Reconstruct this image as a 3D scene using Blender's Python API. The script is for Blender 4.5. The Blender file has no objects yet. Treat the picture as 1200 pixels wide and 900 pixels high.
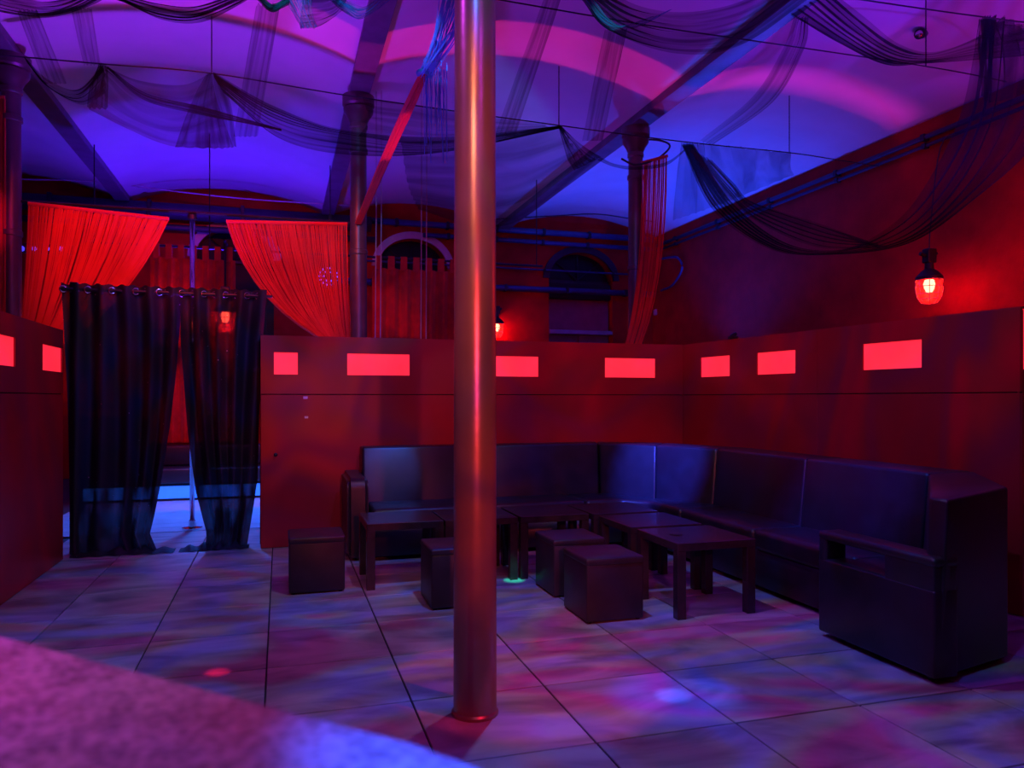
import bpy, bmesh, math, random
from mathutils import Vector, Matrix, noise
random.seed(7)
S = bpy.context.scene
COL = S.collection

# ---------------------------------------------------------------- camera
YAW = math.radians(17.0)
EYE = 1.35
F_PX = 888.0
cam_d = bpy.data.cameras.new('camera')
cam_d.sensor_width = 36.0
cam_d.lens = F_PX / 1200 * 36
cam_d.shift_y = 17 / 1200
cam_d.clip_start = 0.05
cam_d.dof.use_dof = True
cam_d.dof.focus_distance = 5.5
cam_d.dof.aperture_fstop = 3.5
cam = bpy.data.objects.new('camera', cam_d)
cam.location = (0, 0, EYE)
cam.rotation_euler = (math.radians(90), 0, -YAW)
COL.objects.link(cam)
S.camera = cam

# ---------------------------------------------------------------- world, exposure
w = bpy.data.worlds.new('world')
S.world = w
w.use_nodes = True
w.node_tree.nodes['Background'].inputs[0].default_value = (0.25, 0.03, 0.45, 1)
w.node_tree.nodes['Background'].inputs[1].default_value = 0.008
S.view_settings.view_transform = 'Standard'
S.view_settings.look = 'None'
S.view_settings.exposure = 0.0
S.view_settings.gamma = 1.0
S.view_settings.use_curve_mapping = False

# ---------------------------------------------------------------- lights
def aim(o, target):
    d = Vector(target) - o.location
    o.rotation_euler = d.to_track_quat('-Z', 'Y').to_euler()

def point(name, loc, color, power, radius=0.05):
    l = bpy.data.lights.new(name, 'POINT')
    l.color = color; l.energy = power; l.shadow_soft_size = radius
    o = bpy.data.objects.new(name, l); o.location = loc; COL.objects.link(o)
    return o

def spot(name, loc, target, color, power, angle, blend=0.5, radius=0.04):
    l = bpy.data.lights.new(name, 'SPOT')
    l.color = color; l.energy = power; l.shadow_soft_size = radius
    l.spot_size = math.radians(angle); l.spot_blend = blend
    o = bpy.data.objects.new(name, l); o.location = loc; COL.objects.link(o)
    aim(o, target)
    return o

def area(name, loc, target, color, power, sx, sy, spread=180):
    l = bpy.data.lights.new(name, 'AREA')
    l.shape = 'RECTANGLE'; l.size = sx; l.size_y = sy
    l.color = color; l.energy = power; l.spread = math.radians(spread)
    o = bpy.data.objects.new(name, l); o.location = loc; COL.objects.link(o)
    aim(o, target)
    return o

def gobo(o, scale, stops, seed=0.0, stretch=(1, 1, 1), detail=1.0, distort=0.6):
    """a patterned colour wheel in front of the lamp: colour depends on the direction the light leaves in"""
    l = o.data
    l.use_nodes = True
    nt = l.node_tree
    em = next(n for n in nt.nodes if n.type == 'EMISSION')
    geo = nt.nodes.new('ShaderNodeNewGeometry')
    mp = nt.nodes.new('ShaderNodeMapping')
    mp.inputs['Location'].default_value = (seed, seed * 1.7, seed * 0.3)
    mp.inputs['Scale'].default_value = stretch
    nz = nt.nodes.new('ShaderNodeTexNoise')
    nz.inputs['Scale'].default_value = scale
    nz.inputs['Detail'].default_value = detail
    nz.inputs['Distortion'].default_value = distort
    cr = nt.nodes.new('ShaderNodeValToRGB')
    while len(cr.color_ramp.elements) > 1:
        cr.color_ramp.elements.remove(cr.color_ramp.elements[-1])
    for i, (p, c) in enumerate(stops):
        e = cr.color_ramp.elements[0] if i == 0 else cr.color_ramp.elements.new(p)
        e.position = p; e.color = (*c, 1)
    nt.links.new(geo.outputs['Incoming'], mp.inputs['Vector'])
    nt.links.new(mp.outputs['Vector'], nz.inputs['Vector'])
    nt.links.new(nz.outputs['Fac'], cr.inputs['Fac'])
    nt.links.new(cr.outputs['Color'], em.inputs['Color'])

BLUE = (0.04, 0.10, 1.0); VIOLET = (0.22, 0.05, 1.0); MAGENTA = (0.8, 0.03, 0.55); RED = (1.0, 0.015, 0.02)
# up-lights behind the partition that colour the vaults, plus an added fill at left
spot('uplight_blue', (6.4, 11.3, 1.2), (6.1, 11.0, 5.0), (0.002, 0.05, 1.0), 860, 112, 0.9, 0.1)
spot('uplight_violet', (-1.0, 12.3, 2.5), (-1.0, 11.6, 5.0), (0.065, 0.010, 1.0), 380, 160, 0.9, 0.1)
spot('vault_fill_left', (-0.9, 7.75, 1.7), (-0.9, 6.7, 5.0), (0.19, 0.012, 0.80), 500, 116, 0.9, 0.1)  # added fill that brightens the near part of the left vault
spot('uplight_purple', (2.4, 9.8, 1.2), (2.4, 9.6, 5.0), (0.19, 0.010, 0.55), 130, 105, 0.9, 0.1)
# red strips inside the open-topped partitions throw a band up on the vaults
area('partition_strip_back', (1.96, 7.205, 1.25), (1.96, 7.205, 4), (1.0, 0.02, 0.32), 52, 4.1, 0.012, 150)
# washes from over the bar behind the camera; added fills by the right partition
spot('bar_wash', (1.6, 0.6, 3.9), (2.8, 5.4, 4.9), (0.19, 0.010, 0.55), 125, 140, 0.9, 0.1)
spot('vault_fill_front', (5.5, 4.0, 0.9), (5.2, 4.6, 5.0), (0.12, 0.010, 0.75), 900, 84, 0.9, 0.1)  # added fill for the front right vault, no lamp is there
area('band_fill_right', (5.85, 7.5, 1.3), (5.85, 7.5, 5), (1.0, 0.02, 0.55), 1.35, 3.1, 0.012, 12)  # added light strip that makes the pink band on the right vault
bs = area('beam_blue_fill', (4.62, 5.95, 1.3), (4.2, 5.95, 4.66), (0.004, 0.07, 1.0), 5, 0.012, 3.0, 7)  # added strip of light that turns the right beam blue
bs.rotation_euler = (math.pi, math.radians(-7.2), 0)
w1 = spot('bar_red_wash', (0.55, -0.4, 1.75), (2.2, 7.2, 1.45), (1, 1, 1), 350, 46, 0.5, 0.03)
gobo(w1, 5.0, [(0.36, (0.16, 0.01, 0.02)), (0.46, (0.75, 0.05, 0.06)), (0.54, (0.28, 0.02, 0.18)), (0.60, (0.9, 0.06, 0.05)), (0.70, (0.14, 0.02, 0.03))], 6.2, (1, 1, 0.8))
# disco effect lights under the vault, all above the frame
d1 = spot('disco_light', (1.25, 3.7, 4.35), (1.25, 3.7, 0), (1, 1, 1), 520, 150, 0.3, 0.03)
gobo(d1, 3.0, [(0.32, (0.12, 0.02, 0.06)), (0.42, (0.08, 0.11, 0.30)), (0.49, (0.02, 0.09, 0.80)), (0.55, (0.12, 0.14, 0.20)), (0.62, (0.28, 0.02, 0.2)), (0.70, (0.06, 0.10, 0.4))], 3.1, (0.9, 2.3, 1), 1.5, 0.9)
d2 = spot('disco_light', (0.4, 1.2, 4.2), (1.6, 4.6, 0), (1, 1, 1), 220, 110, 0.4, 0.03)
gobo(d2, 3.2, [(0.44, (0.01, 0.01, 0.03)), (0.52, (0.22, 0.02, 0.10)), (0.60, (0.02, 0.05, 0.9)), (0.7, (0.05, 0.25, 0.4))], 9.3, (2.6, 1.2, 1), 2.0, 0.8)
spot('disco_red_beam', (1.9, 1.9, 4.3), (1.15, 3.4, 0), (1.0, 0.02, 0.12), 210, 17, 0.3, 0.02)
spot('disco_blue_spot', (0.9, 2.0, 4.3), (1.71, 3.08, 0), (0.0, 0.03, 1.0), 800, 9, 0.9, 0.01)
spot('disco_blue_spot', (0.9, 2.0, 4.3), (1.71, 3.08, 0), (0.0, 0.12, 1.0), 1100, 2.6, 0.8, 0.01)
spot('disco_pink_spot', (0.6, 2.2, 4.3), (-0.296, 4.0, 0), (1.0, 0.01, 0.12), 1100, 1.7, 1.0, 0.01)
spot('disco_green_spot', (1.4, 3.6, 4.3), (1.66, 5.38, 0), (0.02, 1.0, 0.5), 1100, 2.2, 0.7, 0.01)
spot('disco_blue_sofa', (1.2, 3.2, 4.2), (3.35, 6.30, 0.70), (0.03, 0.06, 1.0), 9000, 12, 0.8, 0.02)
spot('disco_blue_sofa', (1.0, 3.2, 4.2), (0.95, 6.85, 0.68), (0.03, 0.14, 0.9), 1000, 7, 0.7, 0.02)
spot('disco_blue_sofa', (1.4, 1.6, 3.9), (3.6, 4.2, 0.65), (0.05, 0.05, 1.0), 1500, 14, 0.8, 0.02)
# added warm and violet spots that catch the big pillar
spot('pillar_warm_fill', (-0.1, 0.9, 3.3), (0.80, 3.1, 2.15), (1.0, 0.36, 0.2), 95, 46, 0.9, 0.05)
spot('pillar_violet_fill', (-1.3, 3.0, 4.35), (0.75, 3.15, 2.5), (0.35, 0.04, 1.0), 150, 44, 1.0, 0.05)
# stage and string curtains
spot('stage_red_wash', (-0.9, 5.0, 4.45), (-0.8, 8.6, 3.05), (1.0, 0.04, 0.015), 600, 54, 0.5, 0.05)
spot('stage_blue_floor', (-0.7, 9.6, 1.9), (-0.7, 9.4, 0), (0.0, 0.15, 1.0), 330, 125, 0.7, 0.15)
spot('string_pink_fill', (-1.6, 4.6, 4.4), (-2.9, 8.4, 3.0), (1.0, 0.01, 0.30), 420, 13, 0.9, 0.03)  # added spot that turns the strings at the left edge pink

# ---------------------------------------------------------------- projecting photo pixels onto real planes
SN, CS = math.sin(YAW), math.cos(YAW)
def ray(px, py):
    a = (px - 600) / F_PX; b = (467 - py) / F_PX
    return Vector((SN + a * CS, CS - a * SN, b))
def PY(px, py, y):
    r = ray(px, py); t = y / r.y
    return Vector((0, 0, EYE)) + r * t
def PX(px, py, x):
    r = ray(px, py); t = x / r.x
    return Vector((0, 0, EYE)) + r * t

# ---------------------------------------------------------------- materials
MATS = {}
def mat(name, color, rough=0.5, metal=0.0, var=0.15, scale=6.0, bump=0.0, bscale=40.0, emit=None, estr=1.0, spec=0.5, coat=0.0, sheen=0.0):
    if name in MATS: return MATS[name]
    m = bpy.data.materials.new(name); m.use_nodes = True
    nt = m.node_tree; b = nt.nodes['Principled BSDF']
    b.inputs['Roughness'].default_value = rough
    b.inputs['Metallic'].default_value = metal
    b.inputs['Specular IOR Level'].default_value = spec
    b.inputs['Coat Weight'].default_value = coat
    b.inputs['Sheen Weight'].default_value = sheen
    geo = nt.nodes.new('ShaderNodeNewGeometry')
    nz = nt.nodes.new('ShaderNodeTexNoise'); nz.inputs['Scale'].default_value = scale; nz.inputs['Detail'].default_value = 5
    nt.links.new(geo.outputs['Position'], nz.inputs['Vector'])
    cr = nt.nodes.new('ShaderNodeValToRGB')
    c0 = tuple(max(0, c * (1 - var)) for c in color); c1 = tuple(min(1, c * (1 + var)) for c in color)
    cr.color_ramp.elements[0].position = 0.3; cr.color_ramp.elements[0].color = (*c0, 1)
    cr.color_ramp.elements[1].position = 0.7; cr.color_ramp.elements[1].color = (*c1, 1)
    nt.links.new(nz.outputs['Fac'], cr.inputs['Fac'])
    nt.links.new(cr.outputs['Color'], b.inputs['Base Color'])
    if bump:
        n2 = nt.nodes.new('ShaderNodeTexNoise'); n2.inputs['Scale'].default_value = bscale; n2.inputs['Detail'].default_value = 4
        nt.links.new(geo.outputs['Position'], n2.inputs['Vector'])
        bp = nt.nodes.new('ShaderNodeBump'); bp.inputs['Strength'].default_value = bump; bp.inputs['Distance'].default_value = 0.01
        nt.links.new(n2.outputs['Fac'], bp.inputs['Height'])
        nt.links.new(bp.outputs['Normal'], b.inputs['Normal'])
    if emit:
        b.inputs['Emission Color'].default_value = (*emit, 1)
        b.inputs['Emission Strength'].default_value = estr
    MATS[name] = m
    return m

M_PLASTER = mat('vault_plaster', (0.72, 0.70, 0.70), 0.85, var=0.06, scale=1.5, bump=0.15, bscale=12)
M_WALL = mat('red_brick_paint', (0.46, 0.012, 0.016), 0.75, spec=0.2, var=0.2, scale=3, bump=0.5, bscale=22)
M_BOARD = mat('red_board', (0.40, 0.012, 0.020), 0.38, var=0.12, scale=2.2, bump=0.03)
M_BOARD2 = mat('red_board_edge', (0.46, 0.03, 0.03), 0.35, var=0.1)
M_DARK = mat('black_gap', (0.012, 0.008, 0.010), 0.8)
M_STEEL = mat('dark_iron', (0.035, 0.035, 0.05), 0.45, 0.6, var=0.25, scale=9)
M_BEAM = mat('beam_paint', (0.16, 0.13, 0.18), 0.5, 0.1, var=0.2, scale=5)
M_PIPE = mat('pipe_blue_lit', (0.06, 0.09, 0.26), 0.4, 0.2, var=0.15)  # the blue light on these pipes is put into their colour
M_BRONZE = mat('bronze_paint', (0.42, 0.25, 0.16), 0.32, 0.55, var=0.12, scale=4, bump=0.06, bscale=30)
M_COLUMN = mat('column_paint', (0.16, 0.11, 0.11), 0.4, 0.4, var=0.15, scale=5, bump=0.05)
M_LEATHER = mat('black_leather', (0.014, 0.012, 0.018), 0.36, var=0.25, scale=9, bump=0.18, bscale=160, spec=0.6)
M_LEATHER2 = mat('black_leather_stool', (0.034, 0.022, 0.030), 0.42, var=0.2, scale=9, bump=0.18, bscale=160)
M_TABLE = mat('black_table_laminate', (0.034, 0.020, 0.026), 0.26, var=0.25, scale=14)
M_CHROME = mat('chrome', (0.75, 0.75, 0.8), 0.12, 1.0, var=0.04)
M_WIRE = mat('wire', (0.03, 0.025, 0.035), 0.6)
M_ROPE = mat('pale_rope', (0.55, 0.45, 0.50), 0.8)
M_WHITE = mat('white_trim', (0.70, 0.66, 0.68), 0.7, var=0.08)
M_STRING = mat('red_string', (0.70, 0.020, 0.012), 0.6, var=0.10, scale=3, sheen=0.3)
M_TABCURT = mat('dark_red_cloth', (0.50, 0.012, 0.012), 0.85, var=0.2, scale=8, sheen=0.2)
M_GLASSDARK = mat('night_glass', (0.008, 0.008, 0.014), 0.45, spec=0.25, var=0.3, scale=3)
M_BLUEPANEL = mat('blue_grey_panel', (0.16, 0.17, 0.24), 0.5)
M_ACRYLIC = mat('lit_red_acrylic', (0.9, 0.1, 0.1), 0.4, emit=(1.0, 0.022, 0.045), estr=1.0)
M_LEDBLUE = mat('blue_led', (0.1, 0.3, 1), 0.4, emit=(0.004, 0.16, 1.0), estr=0.95)
M_LEDDOT = mat('blue_led_dot', (0.1, 0.2, 1), 0.4, emit=(0.06, 0.05, 1.0), estr=1.3)
M_BULB = mat('glowing_bulb', (1, 0.5, 0.4), 0.4, emit=(1.0, 0.30, 0.20), estr=30)
M_STAGE = mat('stage_board', (0.50, 0.52, 0.56), 0.35, var=0.12, scale=3)

def mat_tile():
    m = bpy.data.materials.new('marbled_tile'); m.use_nodes = True
    nt = m.node_tree; b = nt.nodes['Principled BSDF']
    geo = nt.nodes.new('ShaderNodeNewGeometry'); info = nt.nodes.new('ShaderNodeObjectInfo')
    add = nt.nodes.new('ShaderNodeVectorMath'); add.operation = 'MULTIPLY_ADD'
    nt.links.new(info.outputs['Random'], add.inputs[0])
    add.inputs[1].default_value = (7.3, 11.9, 3.1)
    nt.links.new(geo.outputs['Position'], add.inputs[2])
    mp = nt.nodes.new('ShaderNodeMapping'); mp.inputs['Scale'].default_value = (0.8, 2.0, 1); mp.inputs['Rotation'].default_value = (0, 0, 0.5)
    nt.links.new(add.outputs[0], mp.inputs['Vector'])
    nz = nt.nodes.new('ShaderNodeTexNoise'); nz.inputs['Scale'].default_value = 1.7; nz.inputs['Detail'].default_value = 7; nz.inputs['Distortion'].default_value = 1.6
    nt.links.new(mp.outputs[0], nz.inputs['Vector'])
    cr = nt.nodes.new('ShaderNodeValToRGB')
    cr.color_ramp.elements[0].position = 0.28; cr.color_ramp.elements[0].color = (0.20, 0.19, 0.20, 1)
    cr.color_ramp.elements[1].position = 0.68; cr.color_ramp.elements[1].color = (0.56, 0.53, 0.50, 1)
    nt.links.new(nz.outputs['Fac'], cr.inputs['Fac']); nt.links.new(cr.outputs['Color'], b.inputs['Base Color'])
    r2 = nt.nodes.new('ShaderNodeMapRange'); r2.inputs['To Min'].default_value = 0.28; r2.inputs['To Max'].default_value = 0.5
    nt.links.new(nz.outputs['Fac'], r2.inputs['Value']); nt.links.new(r2.outputs[0], b.inputs['Roughness'])
    return m
M_TILE = mat_tile()

def mat_granite():
    m = bpy.data.materials.new('speckled_granite'); m.use_nodes = True
    nt = m.node_tree; b = nt.nodes['Principled BSDF']
    geo = nt.nodes.new('ShaderNodeNewGeometry')
    v = nt.nodes.new('ShaderNodeTexVoronoi'); v.inputs['Scale'].default_value = 120
    nz = nt.nodes.new('ShaderNodeTexNoise'); nz.inputs['Scale'].default_value = 26; nz.inputs['Detail'].default_value = 6
    for n in (v, nz): nt.links.new(geo.outputs['Position'], n.inputs['Vector'])
    mx = nt.nodes.new('ShaderNodeMix'); mx.data_type = 'FLOAT'; mx.inputs[0].default_value = 0.45
    nt.links.new(nz.outputs['Fac'], mx.inputs[2]); nt.links.new(v.outputs['Distance'], mx.inputs[3])
    cr = nt.nodes.new('ShaderNodeValToRGB')
    cr.color_ramp.elements[0].position = 0.33; cr.color_ramp.elements[0].color = (0.20, 0.18, 0.19, 1)
    cr.color_ramp.elements[1].position = 0.62; cr.color_ramp.elements[1].color = (0.60, 0.56, 0.57, 1)
    nt.links.new(mx.outputs[0], cr.inputs['Fac']); nt.links.new(cr.outputs['Color'], b.inputs['Base Color'])
    b.inputs['Roughness'].default_value = 0.3
    return m
M_GRANITE = mat_granite()

def mat_net(name, color, lo, hi, fold=14.0, seed=0.0):
    """thin net cloth: part open mesh, part thread, thicker where it is gathered (uv v runs across the gathers)"""
    m = bpy.data.materials.new(name); m.use_nodes = True
    nt = m.node_tree; out = nt.nodes['Material Output']
    nt.nodes.remove(nt.nodes['Principled BSDF'])
    uv = nt.nodes.new('ShaderNodeUVMap'); uv.uv_map = 'UVMap'
    mp = nt.nodes.new('ShaderNodeMapping'); mp.inputs['Scale'].default_value = (1.3, fold, 1); mp.inputs['Location'].default_value = (seed, seed * 2, 0)
    nt.links.new(uv.outputs[0], mp.inputs['Vector'])
    nz = nt.nodes.new('ShaderNodeTexNoise'); nz.inputs['Scale'].default_value = 1.0; nz.inputs['Detail'].default_value = 3; nz.inputs['Distortion'].default_value = 0.4
    nt.links.new(mp.outputs[0], nz.inputs['Vector'])
    mr = nt.nodes.new('ShaderNodeMapRange'); mr.inputs['From Min'].default_value = 0.36; mr.inputs['From Max'].default_value = 0.68
    mr.inputs['To Min'].default_value = lo; mr.inputs['To Max'].default_value = hi
    nt.links.new(nz.outputs['Fac'], mr.inputs['Value'])
    tr = nt.nodes.new('ShaderNodeBsdfTransparent')
    df = nt.nodes.new('ShaderNodeBsdfDiffuse'); df.inputs['Color'].default_value = (*color, 1)
    tl = nt.nodes.new('ShaderNodeBsdfTranslucent'); tl.inputs['Color'].default_value = (*color, 1)
    m1 = nt.nodes.new('ShaderNodeMixShader'); m1.inputs[0].default_value = 0.4
    nt.links.new(df.outputs[0], m1.inputs[1]); nt.links.new(tl.outputs[0], m1.inputs[2])
    m2 = nt.nodes.new('ShaderNodeMixShader')
    nt.links.new(mr.outputs[0], m2.inputs[0]); nt.links.new(tr.outputs[0], m2.inputs[1]); nt.links.new(m1.outputs[0], m2.inputs[2])
    nt.links.new(m2.outputs[0], out.inputs['Surface'])
    return m
M_NET = mat_net('dark_net', (0.020, 0.012, 0.034), 0.36, 0.82, 9)
M_NETTHIN = mat_net('thin_net', (0.04, 0.028, 0.065), 0.26, 0.62, 7, 3.0)
M_NETDENSE = mat_net('dense_net', (0.022, 0.014, 0.036), 0.36, 0.85, 12, 5.0)
M_TINSEL = mat_net('blue_tinsel_net', (0.10, 0.30, 0.55), 0.15, 0.8, 22, 2.0)
M_REDGATHER = mat_net('gathered_red_strings', (0.75, 0.02, 0.03), 0.75, 1.0, 20, 1.0)

def mat_sheer():
    m = bpy.data.materials.new('black_sheer'); m.use_nodes = True
    nt = m.node_tree; out = nt.nodes['Material Output']; b = nt.nodes['Principled BSDF']
    b.inputs['Base Color'].default_value = (0.012, 0.010, 0.022, 1); b.inputs['Roughness'].default_value = 0.7
    geo = nt.nodes.new('ShaderNodeNewGeometry')
    v = nt.nodes.new('ShaderNodeTexVoronoi'); v.inputs['Scale'].default_value = 9
    nt.links.new(geo.outputs['Position'], v.inputs['Vector'])
    lt = nt.nodes.new('ShaderNodeMath'); lt.operation = 'LESS_THAN'; lt.inputs[1].default_value = 0.05
    nt.links.new(v.outputs['Distance'], lt.inputs[0])
    gl = nt.nodes.new('ShaderNodeBsdfGlossy'); gl.inputs['Color'].default_value = (0.6, 0.6, 0.7, 1); gl.inputs['Roughness'].default_value = 0.35
    m0 = nt.nodes.new('ShaderNodeMixShader')
    nt.links.new(lt.outputs[0], m0.inputs[0]); nt.links.new(b.outputs[0], m0.inputs[1]); nt.links.new(gl.outputs[0], m0.inputs[2])
    tr = nt.nodes.new('ShaderNodeBsdfTransparent')
    m1 = nt.nodes.new('ShaderNodeMixShader'); n3 = nt.nodes.new('ShaderNodeTexNoise'); n3.inputs['Scale'].default_value = 4.5; n3.inputs['Detail'].default_value = 2
    mp = nt.nodes.new('ShaderNodeMapping'); mp.inputs['Scale'].default_value = (2.2, 0.6, 0.45)
    nt.links.new(geo.outputs['Position'], mp.inputs['Vector']); nt.links.new(mp.outputs[0], n3.inputs['Vector'])
    r3 = nt.nodes.new('ShaderNodeMapRange'); r3.inputs['From Min'].default_value = 0.38; r3.inputs['From Max'].default_value = 0.62; r3.inputs['To Min'].default_value = 0.93; r3.inputs['To Max'].default_value = 0.998
    nt.links.new(n3.outputs['Fac'], r3.inputs['Value']); nt.links.new(r3.outputs[0], m1.inputs[0])
    nt.links.new(tr.outputs[0], m1.inputs[1]); nt.links.new(m0.outputs[0], m1.inputs[2])
    nt.links.new(m1.outputs[0], out.inputs['Surface'])
    return m
M_SHEER = mat_sheer()

def mat_lampglass():
    m = bpy.data.materials.new('red_lamp_glass'); m.use_nodes = True
    nt = m.node_tree; out = nt.nodes['Material Output']; b = nt.nodes['Principled BSDF']
    b.inputs['Base Color'].default_value = (0.9, 0.08, 0.06, 1); b.inputs['Roughness'].default_value = 0.1
    b.inputs['Emission Color'].default_value = (1.0, 0.03, 0.03, 1); b.inputs['Emission Strength'].default_value = 0.9
    tr = nt.nodes.new('ShaderNodeBsdfTransparent'); tr.inputs['Color'].default_value = (1, 0.25, 0.2, 1)
    m1 = nt.nodes.new('ShaderNodeMixShader'); m1.inputs[0].default_value = 0.4
    nt.links.new(tr.outputs[0], m1.inputs[1]); nt.links.new(b.outputs[0], m1.inputs[2]); nt.links.new(m1.outputs[0], out.inputs['Surface'])
    return m
M_LAMPGLASS = mat_lampglass()

# ---------------------------------------------------------------- mesh helpers
def obj(name, bm, m, parent=None, smooth=False, kind=None, label=None):
    me = bpy.data.meshes.new(name)
    bm.normal_update(); bm.to_mesh(me); bm.free()
    if m: me.materials.append(m)
    if smooth:
        for p in me.polygons: p.use_smooth = True
    o = bpy.data.objects.new(name, me); COL.objects.link(o)
    if parent: o.parent = parent
    if kind: o['kind'] = kind
    if label: o['label'] = label
    return o
def thing(name, label, cat, loc=(0, 0, 0), rz=0.0, group=None):
    o = bpy.data.objects.new(name, None); o.empty_display_size = 0.1; COL.objects.link(o)
    o.location = loc; o.rotation_euler = (0, 0, rz)
    o['label'] = label; o['category'] = cat
    if group: o['group'] = group
    return o
def tag(o, label, cat, group=None):
    o['label'] = label; o['category'] = cat
    if group: o['group'] = group
    return o
def copy_tree(o, loc, rz, label, group=None):
    r = o.copy(); COL.objects.link(r); r.location = loc; r.rotation_euler = (0, 0, rz); r['label'] = label
    if group: r['group'] = group
    for ch in o.children:
        c = ch.copy(); COL.objects.link(c); c.parent = r
        for g in ch.children:
            d = g.copy(); COL.objects.link(d); d.parent = c
    return r
def box(bm, lo, hi, bevel=0.0, seg=2):
    lo = Vector(lo); hi = Vector(hi)
    r = bmesh.ops.create_cube(bm, size=1.0)
    vs = r['verts']
    bmesh.ops.scale(bm, vec=hi - lo, verts=vs)
    bmesh.ops.translate(bm, vec=(lo + hi) / 2, verts=vs)
    if bevel:
        es = list({e for v in vs for e in v.link_edges})
        bmesh.ops.bevel(bm, geom=es, offset=bevel, segments=seg, affect='EDGES', profile=0.5)
    return bm
def B(lo, hi, bevel=0.0, seg=2):
    return box(bmesh.new(), lo, hi, bevel, seg)
def prism(bm, poly, z0, z1, bevel=0.0, seg=2):
    lo = [bm.verts.new((x, y, z0)) for x, y in poly]; hi = [bm.verts.new((x, y, z1)) for x, y in poly]
    n = len(poly)
    fs = [bm.faces.new(lo[::-1]), bm.faces.new(hi)]
    for i in range(n): fs.append(bm.faces.new((lo[i], lo[(i + 1) % n], hi[(i + 1) % n], hi[i])))
    bmesh.ops.recalc_face_normals(bm, faces=fs)
    if bevel:
        es = list({e for f in fs for e in f.edges})
        bmesh.ops.bevel(bm, geom=es, offset=bevel, segments=seg, affect='EDGES', profile=0.5)
    return bm
def hull8(bm, bottom, top, bevel=0.0, seg=2):
    """solid between a bottom ring and a top ring of the same number of 3d points"""
    lo = [bm.verts.new(p) for p in bottom]; hi = [bm.verts.new(p) for p in top]
    n = len(lo)
    fs = [bm.faces.new(lo[::-1]), bm.faces.new(hi)]
    for i in range(n): fs.append(bm.faces.new((lo[i], lo[(i + 1) % n], hi[(i + 1) % n], hi[i])))
    bmesh.ops.recalc_face_normals(bm, faces=fs)
    if bevel:
        es = list({e for f in fs for e in f.edges})
        bmesh.ops.bevel(bm, geom=es, offset=bevel, segments=seg, affect='EDGES', profile=0.5)
    return bm
def tube(bm, pts, r, n=8, cap=True):
    pts = [Vector(p) for p in pts]
    rings = []
    up = Vector((0, 0, 1))
    for i, p in enumerate(pts):
        d = (pts[min(i + 1, len(pts) - 1)] - pts[max(i - 1, 0)]).normalized()
        a = d.cross(up)
        if a.length < 1e-3: a = d.cross(Vector((1, 0, 0)))
        a.normalize(); b = d.cross(a)
        rr = r[i] if isinstance(r, (list, tuple)) else r
        rings.append([bm.verts.new(p + (a * math.cos(t) + b * math.sin(t)) * rr) for t in [2 * math.pi * k / n for k in range(n)]])
    for i in range(len(rings) - 1):
        for k in range(n):
            bm.faces.new((rings[i][k], rings[i][(k + 1) % n], rings[i + 1][(k + 1) % n], rings[i + 1][k]))
    if cap:
        bm.faces.new(rings[0][::-1]); bm.faces.new(rings[-1])
    return bm
def lathe(bm, prof, n=32, c=(0, 0)):
    rings = [[bm.verts.new((c[0] + r * math.cos(2 * math.pi * k / n), c[1] + r * math.sin(2 * math.pi * k / n), z)) for k in range(n)] for r, z in prof]
    for i in range(len(rings) - 1):
        for k in range(n):
            bm.faces.new((rings[i][k], rings[i][(k + 1) % n], rings[i + 1][(k + 1) % n], rings[i + 1][k]))
    bm.faces.new(rings[0][::-1]); bm.faces.new(rings[-1])
    return bm
def torus(bm, c, R, r, axis='y', n=14, k=6):
    rings = []
    for i in range(n):
        t = 2 * math.pi * i / n
        ring = []
        for j in range(k):
            s = 2 * math.pi * j / k
            a = (R + r * math.cos(s)); h = r * math.sin(s)
            if axis == 'y': p = (a * math.cos(t), h, a * math.sin(t))
            else: p = (a * math.cos(t), a * math.sin(t), h)
            ring.append(bm.verts.new(Vector(c) + Vector(p)))
        rings.append(ring)
    for i in range(n):
        for j in range(k):
            bm.faces.new((rings[i][j], rings[(i + 1) % n][j], rings[(i + 1) % n][(j + 1) % k], rings[i][(j + 1) % k]))
    return bm
def smooth_by_angle(o, ang=40):
    me = o.data
    for p in me.polygons: p.use_smooth = True
    try: me.set_sharp_from_angle(angle=math.radians(ang))
    except Exception: pass
    return o
def catmull(pts, n):
    pts = [Vector(p) for p in pts]
    P = [pts[0] * 2 - pts[1]] + pts + [pts[-1] * 2 - pts[-2]]
    out = []
    segs = len(pts) - 1
    for i in range(n):
        t = i / (n - 1) * segs
        k = min(int(t), segs - 1); f = t - k
        a, b, c, d = P[k], P[k + 1], P[k + 2], P[k + 3]
        out.append(0.5 * ((2 * b) + (c - a) * f + (2 * a - 5 * b + 4 * c - d) * f * f + (3 * b - a - 3 * c + d) * f ** 3))
    return out
def strut(bm, a, b, r, n=6): return tube(bm, [a, b], r, n)

# ================================================================ SETTING
XL, XR = -5.88, 7.5
YB, YF = 14.4, -2.4
SPRING, RISE = 4.72, 0.35
BEAMX = [-2.53, 0.82, 4.17]

def struct(name, bm, m, parent=None, smooth=False):
    o = obj(name, bm, m, parent, smooth)
    if parent is None: o['kind'] = 'structure'
    return o

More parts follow.
